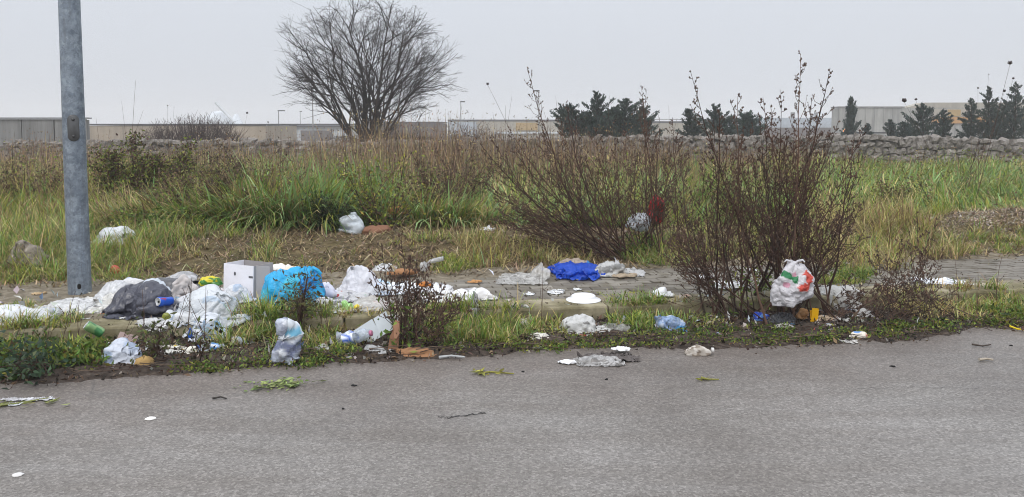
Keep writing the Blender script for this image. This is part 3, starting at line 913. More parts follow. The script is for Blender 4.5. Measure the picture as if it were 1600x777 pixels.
# verge thatch: flattened dead grass, bits of straw
n = 60000
q = WALK_W - .05 + 2.6 * rng.random(n); s = rng.uniform(-8, 10, n)
Xb, Yb = xy(q, s)
ub = 800 + F * Xb / Yb
keep = rng.random(n) < np.clip(.25 + 1.1 * v2(Xb, Yb, 2.5, 51), 0, 1)
Xb, Yb, ub = Xb[keep], Yb[keep], ub[keep]; n = len(Xb)
P = np.stack([Xb, Yb, G(Xb, Yb) + rng.uniform(-.005, .02, n)], 1)
C = pick([(.30, .215, .125), (.46, .36, .22), (.12, .08, .05), (.22, .2, .075)], [1, .6, .9, .3], n)
stuff('straw', 'flattened dead brown grass of the verge', [blades(P, rng.uniform(.03, .14, n), rng.uniform(.005, .016, n), rng.uniform(.9, 1.6, n), rng.uniform(-.3, .4, n), C)])

# tufts: (u, v, spread px x, spread px y, blades, height, palette weights LUSH BLUE YEL STRAW BROWN)
def tufts(rows):
    PP, LL, WW, CC, TH, KA = [], [], [], [], [], []
    for (u, v, du, dv, n, h, w) in rows:
        c = spot(u, v); sx_ = du * c[1] / F; sy = dv * c[1] ** 2 / F / 1.4
        nc = max(3, n // 26)
        cx = c[0] + rng.uniform(-1, 1, nc) * sx_; cy = c[1] + rng.uniform(-1, 1, nc) * sy
        i = rng.integers(0, nc, n)
        x = cx[i] + rng.normal(0, .035, n); y = cy[i] + rng.normal(0, .03, n)
        hh = rng.uniform(.6, 1.1, nc)[i] * h
        PP.append(np.stack([x, y, G(x, y) - .01], 1)); LL.append(hh * rng.uniform(.45, 1.2, n)); WW.append(rng.uniform(.004, .0095, n))
        CC.append(pick(SPEC, w, n)); TH.append(rng.uniform(0, .55, n)); KA.append(rng.uniform(.3, 2.3, n))
    return blades(np.concatenate(PP), np.concatenate(LL), np.concatenate(WW), np.concatenate(TH), np.concatenate(KA), np.concatenate(CC))
GRN, MIX, DRY, YGR, LIM = (1.2, .4, .7, .3, .1), (.8, .3, .7, .8, .4), (.15, .05, .5, 1.3, .7), (.7, .2, 1.0, .6, .2), (.6, .1, 1.6, .3, .1)
stuff('verge_grass', 'tufts of green and yellowing grass on the verge behind the pavement', [tufts([
    (30, 400, 60, 22, 2400, .42, MIX), (110, 420, 70, 16, 1600, .34, YGR), (60, 370, 70, 14, 2200, .5, MIX), (200, 405, 60, 18, 1400, .3, MIX), (20, 440, 40, 10, 700, .22, YGR),
    (190, 440, 50, 6, 500, .2, YGR), (300, 395, 60, 14, 350, .14, DRY), (415, 395, 20, 10, 350, .24, MIX), (470, 425, 30, 8, 150, .12, DRY), (330, 371, 90, 4, 500, .3, MIX), (240, 372, 60, 8, 800, .36, MIX),
    (715, 420, 34, 10, 900, .17, LIM), (760, 398, 40, 14, 900, .28, DRY), (650, 395, 50, 14, 250, .12, DRY), (560, 400, 60, 10, 150, .1, DRY), (700, 376, 90, 4, 500, .2, MIX),
    (860, 398, 60, 12, 900, .28, DRY), (1040, 400, 60, 14, 1100, .28, MIX), (1010, 410, 30, 6, 400, .2, GRN), (1130, 390, 70, 14, 1000, .3, MIX),
    (1300, 380, 60, 22, 1800, .40, DRY), (1380, 375, 60, 22, 2600, .46, DRY), (1340, 398, 50, 8, 900, .25, YGR), (1450, 390, 50, 8, 800, .2, MIX), (1540, 388, 70, 7, 900, .16, YGR), (1480, 376, 60, 6, 300, .16, DRY), (1590, 380, 60, 6, 500, .18, MIX),
    (1400, 346, 80, 4, 800, .34, LIM), (1560, 330, 90, 4, 700, .26, MIX), (1240, 385, 60, 14, 900, .3, MIX), (1330, 425, 24, 6, 500, .10, GRN), (1310, 440, 30, 5, 700, .09, LIM)])])
stuff('kerb_grass', 'grass growing along the gutter against the kerb', [tufts([
    (30, 545, 60, 22, 1190, 0.163, YGR), (60, 500, 60, 6, 382, 0.163, MIX), (120, 530, 40, 12, 510, 0.150, YGR), (10, 480, 30, 8, 212, 0.095, MIX),
    (390, 525, 30, 18, 765, 0.204, MIX), (430, 500, 34, 12, 680, 0.218, GRN), (480, 520, 40, 20, 1020, 0.163, MIX), (400, 560, 40, 6, 425, 0.082, GRN), (520, 545, 40, 10, 765, 0.109, YGR), (340, 545, 30, 14, 340, 0.109, MIX), (345, 570, 40, 5, 340, 0.054, GRN), (470, 485, 50, 4, 340, 0.122, MIX), (560, 500, 30, 8, 255, 0.109, DRY),
    (700, 520, 30, 16, 765, 0.190, MIX), (760, 520, 44, 16, 1445, 0.204, YGR), (800, 525, 30, 12, 935, 0.150, GRN), (690, 480, 30, 4, 170, 0.070, MIX), (850, 515, 30, 10, 680, 0.122, YGR), (750, 535, 60, 5, 595, 0.082, LIM), (860, 530, 60, 4, 765, 0.054, LIM), (955, 525, 60, 5, 935, 0.048, LIM),
    (990, 505, 30, 12, 765, 0.163, GRN), (1030, 500, 30, 10, 595, 0.150, GRN), (1080, 520, 60, 6, 935, 0.061, GRN), (1170, 522, 60, 5, 765, 0.048, GRN), (1100, 500, 40, 8, 425, 0.095, MIX), (1010, 475, 40, 4, 297, 0.080, DRY), (1240, 520, 40, 4, 425, 0.041, GRN), (1320, 512, 24, 4, 255, 0.048, GRN), (1380, 508, 40, 5, 297, 0.054, GRN),
    (1460, 490, 50, 10, 935, 0.163, DRY), (1530, 488, 50, 12, 1275, 0.163, MIX), (1590, 480, 30, 12, 765, 0.190, YGR), (1480, 450, 50, 6, 255, 0.109, DRY), (1410, 480, 40, 8, 340, 0.100, DRY), (1585, 505, 30, 5, 595, 0.082, LIM),
    (1300, 452, 30, 4, 212, 0.060, DRY), (820, 470, 80, 3, 425, 0.025, LIM), (620, 475, 60, 4, 212, 0.060, DRY), (1000, 458, 100, 3, 425, 0.020, LIM)])])

# low leafy weeds in the gutter and on the verge
def leafpatches(rows):
    out = []
    for (u, v, du, dv, n, h, size, pal, w) in rows:
        c = spot(u, v); sx_ = du * c[1] / F; sy = dv * c[1] ** 2 / F / 1.4
        nc = max(3, n // 24)
        cx = c[0] + rng.uniform(-1, 1, nc) * sx_; cy = c[1] + rng.uniform(-1, 1, nc) * sy
        i = rng.integers(0, nc, n)
        x = cx[i] + rng.normal(0, .035, n); y = cy[i] + rng.normal(0, .035, n)
        z = G(x, y) + rng.random(n) ** 1.3 * h * rng.uniform(.5, 1.1, nc)[i]
        out.append(leaves(np.stack([x, y, z], 1), rng.uniform(.6, 1.4, n) * size, rng.uniform(.3, .55, n) * size, pick(pal, w, n), np.array([0, -.15, .35])))
    return out
LP = [(.10, .17, .03), (.17, .22, .04), (.06, .10, .03), (.26, .25, .05), (.14, .09, .05)]
stuff('weeds', 'low leafy green weeds along the gutter', leafpatches([
    (30, 565, 50, 12, 1300, .10, .045, LP, [1, 1, .8, .3, .1]), (110, 572, 50, 8, 1300, .12, .045, LP, [1, 1, .5, .4, .1]), (50, 530, 40, 10, 500, .10, .04, LP, [1, .8, .8, .2, .3]), (10, 590, 40, 4, 500, .07, .07, LP, [.4, .1, 1.4, .1, .3]), (140, 560, 20, 8, 400, .12, .05, LP, [.6, 1.2, .2, .5, .1]),
    (500, 562, 40, 3, 250, .05, .03, LP, [1, 1, .3, .4, .2]), (790, 545, 90, 4, 900, .05, .028, LP, [.8, 1.2, .2, .8, .3]), (950, 540, 90, 3, 900, .04, .025, LP, [.8, 1.2, .2, .7, .3]), (1120, 536, 90, 3, 700, .04, .025, LP, [.9, 1, .3, .5, .3]), (1240, 532, 70, 3, 700, .05, .028, LP, [.9, 1, .3, .5, .3]), (1350, 525, 60, 4, 600, .06, .03, LP, [.8, 1, .4, .5, .4]), (1440, 515, 50, 4, 800, .07, .03, LP, [.8, 1, .4, .6, .4]), (1530, 508, 60, 3, 700, .06, .03, LP, [.8, 1, .3, .6, .3]), (320, 578, 60, 3, 400, .05, .03, LP, [.8, 1, .4, .4, .3]), (450, 572, 60, 3, 400, .05, .03, LP, [1, 1, .3, .5, .3]), (1090, 525, 80, 5, 900, .05, .03, LP, [1, 1, .5, .2, .1]), (960, 530, 80, 4, 800, .04, .025, LP, [.6, 1, .2, .8, .2]), (1180, 520, 60, 4, 500, .05, .03, LP, [1, .9, .5, .2, .1]), (700, 520, 24, 8, 350, .10, .05, LP, [1, 1, .3, .2, .1]), (520, 555, 40, 5, 500, .06, .03, LP, [1, 1, .4, .3, .1]),
    (715, 418, 30, 6, 500, .10, .035, LP, [1, 1.4, .1, .2, 0]), (1320, 435, 40, 5, 600, .07, .03, LP, [1, 1.2, .3, .1, 0]), (1330, 398, 30, 4, 300, .12, .04, LP, [1, 1, .1, .2, 0]), (1010, 400, 24, 6, 450, .2, .04, LP, [.9, 1.3, .3, .2, 0]), (1590, 500, 30, 6, 500, .12, .045, LP, [.8, 1.3, .2, .5, .1]),
    (240, 365, 60, 5, 600, .3, .055, LP, [1, 1, .4, .2, .3]), (330, 362, 50, 5, 700, .25, .055, LP, [1, 1, .4, .3, .3]), (410, 350, 60, 5, 500, .3, .05, LP, [.8, 1, .5, .2, .3]), (1400, 340, 60, 4, 700, .3, .05, LP, [.8, 1.5, .2, .6, 0]), (1190, 452, 20, 5, 200, .22, .04, LP, [.4, 1.3, .1, .4, .2])]))

# leaf litter and small dark bits in the gutter, scraps on the paving
n = 24000
s = rng.uniform(-7, 8, n); t = rng.random(n)
q = edge_q(s) * (1 - t ** .8) + .02 * t + rng.normal(0, .05, n)
q = np.minimum(q, -.005)
Xb, Yb = xy(q, s)
P = np.stack([Xb, Yb, .01 + rng.uniform(0, .03, n) * sstep(-.75, -.3, q)], 1)
a = leaves(P, rng.uniform(.01, .055, n), rng.uniform(.006, .028, n), pick([(.06, .04, .03), (.13, .085, .055), (.24, .17, .11), (.34, .31, .27), (.025, .018, .015)], [1, 1, .6, .3, 1], n), np.array([0, 0, 0.0]), .5)
n = 3500
q = rng.uniform(.02, WALK_W + .3, n); s = rng.uniform(-6, 8, n)
Xb, Yb = xy(q, s)
k = v2(Xb, Yb, 2.0, 61) + rng.normal(0, .1, n) > .5
Xb, Yb = Xb[k], Yb[k]; n = len(Xb)
P = np.stack([Xb, Yb, G(Xb, Yb) + .006], 1)
b = leaves(P, rng.uniform(.008, .03, n), rng.uniform(.005, .016, n), pick([(.08, .055, .035), (.15, .11, .07), (.3, .25, .18), (.14, .14, .06)], [1, 1, .5, .5], n), np.array([0, 0, 0.0]), .5)
stuff('leaf_litter', 'dead leaves and small bits along the gutter and on the paving', [a, b])

# fallen twigs in the gutter
mb = MB()
for k in range(420):
    s = random.uniform(-5.5, 6.5); e = float(edge_q(s)); q = e + .03 + random.random() ** 1.4 * .5
    if q > -.01: continue
    x, y = xy(q, s); l = random.uniform(.06, .35); a = ALPHA + random.gauss(0, .5)
    z = .025 + random.random() * .03
    p = [Vector((x + l * f * math.cos(a) + random.gauss(0, .006), y + l * f * math.sin(a) + random.gauss(0, .006), z + random.gauss(0, .006))) for f in (0, .35, .7, 1)]
    mb.tube(p, random.uniform(.002, .005), .0015, 3, random.choice([(.07, .045, .035), (.12, .085, .06), (.04, .028, .022)]))
tag(link('twigs', mb.mesh('twigs', M['twig'])), 'fallen twigs along the gutter', kind='stuff')

# gravel heap on the right of the verge and small stones
n = 9000
s = np.concatenate([rng.normal(6.6, 2.2, 6000), rng.uniform(-6, 8, 3000)]); q = np.concatenate([rng.normal(2.55, .38, 6000), rng.uniform(WALK_W, 3.4, 3000)])
k = (q > WALK_W)
s, q = s[k], q[k]; n = len(s)
Xb, Yb = xy(q, s)
r = rng.uniform(.006, .02, n) * np.where(np.arange(n) < 6000, 1.1, .75)
octa = np.array([[1, 0, 0], [0, 1, 0], [-1, 0, 0], [0, -1, 0], [0, 0, .8], [0, 0, -.8]])
of = np.array([[0, 1, 4], [1, 2, 4], [2, 3, 4], [3, 0, 4], [1, 0, 5], [2, 1, 5], [3, 2, 5], [0, 3, 5]])
P = np.stack([Xb, Yb, G(Xb, Yb) + r * .3], 1)
V = (P[:, None] + (octa[None] * r[:, None, None] * rng.uniform(.6, 1.3, (n, 6, 1)) + rng.normal(0, .15, (n, 6, 3)) * r[:, None, None])).reshape(-1, 3)
T = (np.arange(n)[:, None, None] * 6 + of[None]).reshape(-1, 3)
C = np.repeat(pick([(.34, .28, .22), (.24, .19, .14), (.42, .38, .33)], [1, .8, .4], n), 6, 0)
tag(link('gravel', npmesh('gravel', V, T, M['pebble'], C)), 'pale gravel heap and small stones on the verge', kind='stuff')

# ------------------------------------------------------------------ shrubs and dead weeds
def curve(a, c, b, n):
    return [a * (1 - t) ** 2 + c * (2 * t * (1 - t)) + b * t ** 2 for t in [k / (n - 1) for k in range(n)]]
BRN = [(.062, .035, .027), (.09, .05, .037), (.135, .08, .057), (.042, .026, .021), (.085, .062, .047)]

def dry_shrub(name, label, base_uv, tops, spread=.10, fill=20, r0=.008, blen=.26, dens=1.0, seed=1, thin=.8, cat='shrub', group=None, green=0, yj=.35):
    rr = random.Random(seed); b0 = spot(*base_uv)
    t = thing(name, label, cat, b0, group)
    wood, seeds = MB(), MB()
    ends = []
    for (u, v) in tops: ends.append((at(u, v, b0[1] + rr.uniform(-yj, yj) * .6), 1.0))
    for k in range(fill):
        (u, v), (u2, v2_) = rr.choice(tops), rr.choice(tops)
        f = rr.random(); uu = u * f + u2 * (1 - f) + rr.gauss(0, 12); vv = v * f + v2_ * (1 - f)
        g = rr.uniform(.4, 1.0)
        vv = base_uv[1] + (vv - base_uv[1]) * g; uu = base_uv[0] + (uu - base_uv[0]) * (g ** .4) * 1.05
        ends.append((at(uu, vv, b0[1] + rr.uniform(-yj, yj)), .75))
    for e, k in ends:
        b = Vector((rr.gauss(0, spread), rr.gauss(0, spread * .6), 0))
        b.z = float(G(b0[0] + b[0], b0[1] + b[1])) - b0[2] - .01
        e = e - b0
        H = max(.15, e[2])
        c = Vector((b[0] + (e[0] - b[0]) * .62, b[1] + (e[1] - b[1]) * .6, b[2] + (e[2] - b[2]) * .42))
        pts = curve(b, c, e, 11)
        pts = [p + Vector((rr.gauss(0, .008), rr.gauss(0, .008), 0)) if 0 < i < 10 else p for i, p in enumerate(pts)]
        col = rr.choice(BRN)
        wood.tube(pts, r0 * k * thin * (.45 + .45 * H), .0018, 4, col)
        ln = (e - b).length
        nb = int(ln / .064 * dens)
        for j in range(nb):
            f = .27 + .73 * ((j + rr.random()) / nb) ** .9
            x = f * 10; i = min(9, int(x)); p = pts[i].lerp(pts[i + 1], x - i)
            d = (pts[i + 1] - pts[i]).normalized()
            az = rr.uniform(0, 6.283); side = Vector((math.cos(az), math.sin(az), .1)); side = (side - d * side.dot(d)).normalized()
            l = blen * (math.sin(math.pi * min(1, f * 1.02)) ** .7 * .8 + .16) * rr.uniform(.35, 1.15) * (1 - .45 * f) * 1.5
            a = rr.uniform(.5, 1.25)
            q1 = p + (d * math.cos(a) + side * math.sin(a)) * l * .55
            q2 = q1 + (d * math.cos(a * .55) + side * math.sin(a * .55) + Vector((0, 0, .25))).normalized() * l * .45
            wood.tube([p, q1, q2], .0028, .0011, 3, col)
            for m in range(rr.choice((2, 2, 3))):
                g = rr.uniform(.3, 1); base = p.lerp(q1, g * 2) if g < .5 else q1.lerp(q2, g * 2 - 1)
                tw = base + (d + Vector((rr.gauss(0, .7), rr.gauss(0, .7), rr.gauss(.1, .4)))).normalized() * l * rr.uniform(.18, .4)
                wood.tube([base, tw], .0018, .001, 3, col)
                for z in range(rr.choice((3, 4, 6))):
                    seeds.tetra(base.lerp(tw, rr.uniform(.3, 1.05)), rr.uniform(.004, .009), rr.choice(BRN + [(.13, .085, .06)]))
            seeds.tetra(q2, rr.uniform(.005, .009), rr.choice(BRN))
    link('branchwork', wood.mesh('branchwork', M['twig']), t)
    tag(link('seed_foliage', seeds.mesh('seed_foliage', M['twig']), t), kind='stuff')
    if green:
        n = green; P = np.stack([rng.normal(0, .11, n), rng.normal(0, .08, n), rng.random(n) ** 1.5 * .35], 1)
        v_, t_, c_ = leaves(P, rng.uniform(.03, .07, n), rng.uniform(.01, .02, n), pick(LP, [1, 1.2, .3, .3, .1], n))
        tag(link('green_shoots', npmesh('green_shoots', v_, t_, M['leaf'], c_), t), kind='stuff')
    return t

dry_shrub('dry_shrub', 'brown dead shrub leaning left above the blue plastic sheet', (962, 402),
          [(750, 225), (755, 290), (770, 340), (795, 200), (766, 215), (800, 235), (785, 300), (824, 108), (842, 190), (870, 185), (884, 160), (905, 215), (930, 200), (808, 330), (830, 345), (960, 215), (775, 255), (850, 260), (905, 250), (940, 240), (985, 260), (800, 350), (835, 375)],
          .16, 15, .0115, .30, 1.1, 11)
dry_shrub('dry_shrub', 'upright brown dead shrub with a red bag caught in it', (1005, 400),
          [(1002, 135), (1010, 140), (975, 205), (1030, 200), (1050, 185), (1062, 215), (990, 235), (1075, 240), (1045, 250), (1085, 290), (940, 230), (960, 260), (915, 250), (1080, 330)],
          .15, 11, .0105, .26, 1.1, 12, green=260)
dry_shrub('dry_shrub', 'tall brown dead shrub rooted in the gutter, leaning left over the kerb', (1150, 495),
          [(1079, 112), (1060, 225), (1043, 300), (1048, 350), (1110, 210), (1125, 175), (1153, 150), (1098, 260), (1140, 240), (1055, 400), (1075, 330), (1160, 210), (1185, 230), (1040, 380), (1095, 340)],
          .2, 13, .0115, .28, 1.15, 13, green=120)
dry_shrub('dry_shrub', 'tallest brown dead shrub standing over the printed carrier bag', (1232, 492),
          [(1251, 84), (1297, 106), (1220, 140), (1192, 152), (1185, 175), (1205, 170), (1268, 155), (1283, 165), (1310, 190), (1240, 200), (1340, 270), (1335, 215), (1320, 330), (1225, 215), (1175, 240), (1160, 260), (1150, 300), (1345, 320), (1330, 360), (1290, 240), (1165, 340)],
          .22, 15, .0125, .28, 1.2, 14)
dry_shrub('dry_shrub', 'small dark dead shrub in the gutter beside the brown cardboard', (640, 545),
          [(596, 380), (628, 365), (655, 420), (690, 440), (700, 470), (607, 420), (715, 490), (670, 400), (580, 420), (640, 400), (725, 460)],
          .05, 14, .007, .17, 1.3, 15, green=90, yj=.18)
dry_shrub('dry_shrub', 'low tangled brown brush at the kerb right of the printed carrier bag', (1395, 505),
          [(1345, 395), (1370, 385), (1410, 380), (1440, 395), (1330, 430), (1470, 420), (1400, 400), (1360, 440), (1500, 450), (1455, 440), (1320, 460)],
          .42, 20, .0055, .18, .9, 16, yj=.35)
dry_shrub('dry_shrub', 'sparse dead weed on the kerb before the flat white paper', (1440, 452),
          [(1432, 330), (1465, 335), (1420, 360), (1475, 385), (1450, 375)], .06, 8, .004, .10, .8, 17, yj=.15)
dry_shrub('dry_shrub', 'thin brown weed rising from the long grass right of the bare tree', (690, 352),
          [(640, 235), (690, 215), (720, 225), (660, 270), (745, 205), (735, 260), (700, 260)], .12, 12, .006, .22, .8, 18)
dry_shrub('dry_shrub', 'thin bare weed standing in the green field before the stone wall', (1497, 318),
          [(1540, 208), (1520, 240), (1480, 250), (1552, 195), (1530, 215)], .05, 4, .007, .16, .35, 19)

def dead_stem(label, base_uv, tops, head=None, r=.003, cat='weed', group=None, fork=.55, z=None, Y=None):
    b0 = spot(*base_uv) if Y is None else at(base_uv[0], base_uv[1], Y)
    t = thing('dead_weed', label, cat, b0, group)
    wood, hd = MB(), MB()
    main = at(tops[0][0], tops[0][1], b0[1]) - b0
    pts = curve(Vector((0, 0, -.02)), main * .5 + Vector((random.gauss(0, .02), 0, main.length * .06)), main, 8)
    wood.tube(pts, r, r * .4, 4, BRN[1])
    for k, (u, v) in enumerate(tops[1:]):
        p = pts[min(6, max(1, int(fork * 7) - 1 + (k * 2) % 4))]
        e = at(u, v, b0[1] + random.uniform(-.1, .1)) - b0
        wood.tube(curve(p, p.lerp(e, .5) + Vector((0, 0, -.02)), e, 5), r * .6, r * .35, 3, BRN[0])
    link('stem', wood.mesh('stem', M['twig']), t)
    if head:
        for k, (u, v) in enumerate(tops):
            e = at(u, v, b0[1]) - b0
            mb = MB(); m_ = 14; hk = head; head_ = head * (1, .55, .7, .5)[k % 4]
            for j in range(m_):   # curled umbel: bristles bent together into a cup
                a = j / m_ * 6.283; h_ = head_ * random.uniform(.8, 1.2)
                mb.tube([e, e + Vector((math.cos(a) * h_ * .9, math.sin(a) * h_ * .9, h_ * .5)), e + Vector((math.cos(a) * h_ * .55, math.sin(a) * h_ * .55, h_ * 1.5))], head_ * .16, head_ * .12, 3, (.06, .045, .045))
            mb.lathe([(head_ * .2, 0), (head_ * .65, head_ * .5), (head_ * .5, head_ * 1.2), (head_ * .1, head_ * 1.3)], 8, (.045, .035, .035))
            mb.v[-32:] = [(e[0] + a, e[1] + b, e[2] + c) for a, b, c in mb.v[-32:]]
            link('seed_head', mb.mesh('seed_head', M['twig']), t)
    return t
# leggy shrub with yellow-green leaves
def leafy_shrub(name, label, base_uv, tops, nleaf, lsize, pal, w, seed, spread=.1, r0=.008):
    rr = random.Random(seed); b0 = spot(*base_uv)
    t = thing(name, label, 'shrub', b0)
    wood = MB(); P = []
    for (u, v) in tops:
        for rep in range(2):
            e = at(u + rr.gauss(0, 8), v + rr.gauss(0, 8) + rep * 14, b0[1] + rr.uniform(-.4, .4)) - b0
            b = Vector((rr.gauss(0, spread), rr.gauss(0, spread), -.02))
            c = Vector((b[0] + (e[0] - b[0]) * .5, b[1] + (e[1] - b[1]) * .5, b[2] + (e[2] - b[2]) * .6))
            pts = curve(b, c, e, 9); wood.tube(pts, r0, .002, 4, rr.choice(BRN))
            for j in range(int(nleaf / len(tops) / 2)):
                f = rr.random() ** .6; x = f * 8; i = min(7, int(x)); p = pts[i].lerp(pts[i + 1], x - i)
                q1 = p + Vector((rr.gauss(0, .07), rr.gauss(0, .07), rr.gauss(.02, .05)))
                if j % 3 == 0: wood.tube([p, q1], .002, .001, 3, BRN[0])
                P.append(q1)
    link('stem', wood.mesh('stem', M['twig']), t)
    P = np.array([tuple(p) for p in P]); n = len(P)
    v_, t_, c_ = leaves(P, rng.uniform(.6, 1.3, n) * lsize, rng.uniform(.35, .6, n) * lsize, pick(pal, w, n))
    tag(link('foliage', npmesh('foliage', v_, t_, M['leaf'], c_), t), kind='stuff')
YL = [(.26, .27, .04), (.17, .21, .04), (.34, .30, .06), (.12, .07, .04)]
leafy_shrub('leafy_shrub', 'leggy shrub with sparse yellow-green leaves above the cardboard box', (600, 358),
            [(525, 240), (545, 262), (560, 290), (585, 300), (640, 240), (610, 300), (660, 290), (690, 320), (530, 280), (520, 300), (575, 255), (630, 330)], 1100, .05, YL, [1, 1, .4, .5], 21, .2)
leafy_shrub('leafy_shrub', 'tangled bramble with brown and yellow-green leaves behind the pole', (225, 330),
            [(150, 240), (175, 225), (205, 218), (240, 232), (280, 235), (305, 245), (190, 250), (260, 250), (300, 270), (160, 275), (225, 240), (280, 262), (210, 270), (320, 265)], 6500, .055, [(.16, .19, .035), (.10, .06, .04), (.22, .22, .05), (.07, .04, .03), (.09, .12, .03)], [1, 1, .5, .8, .8], 22, .5)
leafy_shrub('leafy_shrub', 'reddish-brown bramble thicket at the left end of the tan building', (345, 320),
            [(330, 235), (350, 240), (370, 245), (390, 260), (340, 270), (365, 275)], 1500, .045, [(.11, .07, .05), (.07, .045, .035), (.15, .15, .05)], [1, 1, .4], 23, .3)
RB = [(.14, .09, .06), (.09, .06, .045), (.20, .14, .08), (.20, .21, .06)]
for lb_, bu_, tp_, n_, w_, sd_ in (
    ('reddish-brown weed clump in the grass left of the leggy shrub', (440, 335), [(420, 262), (440, 255), (460, 265), (405, 280), (475, 280)], 900, [1, .6, .8, .7], 61),
    ('wide bramble clump with brown and green leaves left of the leggy shrub', (320, 356), [(215, 300), (245, 280), (280, 272), (310, 275), (345, 268), (380, 280), (405, 300), (330, 290)], 3600, [.9, .7, .5, 1], 67),
    ('brown weed clump right of the cardboard box under the bare tree', (655, 350), [(630, 275), (655, 262), (680, 270), (700, 285), (615, 295)], 900, [1, .8, .8, .4], 62),
    ('brown and green weed clump left of the leaning shrub', (735, 345), [(710, 265), (735, 250), (755, 262), (770, 280)], 800, [1, .8, .8, .6], 63),
    ('yellowish weed clump at the far left behind the grass', (45, 335), [(15, 260), (40, 250), (70, 262), (90, 275), (0, 275)], 1000, [.6, .6, 1, 1], 64),
    ('brown weed clump beside the bramble behind the white sack', (280, 345), [(250, 290), (275, 282), (300, 288), (320, 300), (235, 305)], 1000, [1, .6, .8, .9], 65),
    ('bright yellow-green weed clump in the field right of the tall shrubs', (1400, 335), [(1370, 290), (1395, 282), (1425, 288), (1440, 300)], 1100, [.2, .1, .3, 2], 66)):
    leafy_shrub('weed_clump', lb_, bu_, tp_, n_, .045, RB, w_, sd_, .25, .005)
for lb_, bu_, tp_ in (
    ('wispy dead weed left of the pole against the concrete wall', (30, 300), [(22, 205), (34, 215)]),
    ('wispy dead weed rising over the tan building next to the pole', (165, 300), [(150, 185), (172, 200)]),
    ('thin dead weed above the wall left of the street lamp', (300, 300), [(310, 190), (296, 205)]),
    ('bare forked weed right of the bare tree', (668, 320), [(655, 190), (680, 195), (672, 175), (690, 205)]),
    ('tall bare forked weed under the street lamp right of the tree', (700, 330), [(722, 165), (700, 190), (738, 180), (715, 205)]),
    ('crooked dead weed before the ochre wall panel', (775, 330), [(800, 150), (770, 175), (790, 165), (815, 190)]),
    ('branching dead weed left of the conifer clump', (880, 330), [(895, 170), (868, 150), (905, 180), (850, 175)]),
    ('thin dead weed before the conifer clump', (940, 330), [(952, 150), (930, 170), (965, 175)]),
    ('dead weed between the conifer clump and the hooked conifer', (1040, 330), [(1045, 165), (1028, 175), (1058, 185)]),
    ('thin dead weed before the slim cypress', (1320, 330), [(1322, 200), (1335, 215), (1310, 222)])):
    dead_stem(lb_, bu_, tp_, None, .0042, fork=.45)
leafy_shrub('leafy_shrub', 'dark green low shrub at the edge of the field beside the white bag', (520, 362),
            [(500, 325), (520, 318), (538, 330), (515, 340)], 1300, .04, [(.05, .08, .035), (.07, .10, .04), (.035, .055, .03)], [1, .6, .8], 24, .14)
leafy_shrub('leafy_weed', 'single upright weed with rosette leaves before the blue bag', (468, 525),
            [(472, 432), (478, 428), (470, 450), (476, 440)], 420, .035, [(.10, .11, .035), (.06, .045, .03), (.15, .16, .05)], [1, 1, .6], 25, .012)
leafy_shrub('leafy_weed', 'weed with fresh green shoot beside the small dead shrub', (628, 540),
            [(628, 490), (636, 492), (622, 496), (640, 500)], 90, .05, [(.17, .27, .05), (.12, .2, .04)], [1, .6], 26, .02, .004)
leafy_shrub('leafy_weed', 'dark feathery weed at the bottom left edge of the road', (40, 588),
            [(10, 566), (38, 560), (62, 564), (80, 570), (25, 568)], 420, .05, [(.035, .06, .035), (.05, .085, .045), (.08, .12, .05)], [1, 1, .4], 27, .1, .004)
leafy_shrub('leafy_weed', 'dark stemmed weed below the hanging white bag', (305, 560),
            [(300, 515), (318, 520), (290, 525), (325, 530), (310, 512)], 90, .04, [(.09, .11, .03), (.05, .045, .025), (.15, .17, .05)], [1, .8, .6], 28, .05, .005)
leafy_shrub('leafy_weed', 'dark weed between the white bag in the gutter and the kerb', (235, 560),
            [(228, 510), (240, 515), (258, 525), (222, 525), (250, 518)], 220, .04, [(.08, .10, .03), (.05, .045, .025), (.15, .17, .05)], [1, .9, .5], 29, .05, .004)

# thin dead stems
dead_stem('forked dead weed standing against the sky right of the pole', (203, 300), [(212, 126), (190, 158), (224, 172)], None, .0045, fork=.4)
dead_stem('dead weed with a small cup head above the brown bush', (268, 300), [(262, 166), (272, 168)], .012, .0035)
dead_stem('dead weed with one round head over the tan building', (370, 300), [(386, 178)], .022, .003)
dead_stem('dead weed with a dark round head left of the white warehouse', (412, 300), [(419, 192)], .016, .003)
dead_stem('wiry dead weed with a round head high left of the brown shrubs', (850, 330), [(762, 133), (822, 185)], .02, .0035)
dead_stem('wild carrot stem with a dark head tilted left over the concrete hall', (1500, 330), [(1413, 160), (1431, 157)], .035, .0035)
dead_stem('tallest wild carrot stem with curled heads at the right edge', (1520, 330), [(1578, 101), (1583, 124), (1569, 144)], .032, .004, fork=.3)
dead_stem('short wild carrot stem with a tiny head left of the right conifers', (1530, 330), [(1528, 139), (1545, 117)], .014, .003, fork=.35)
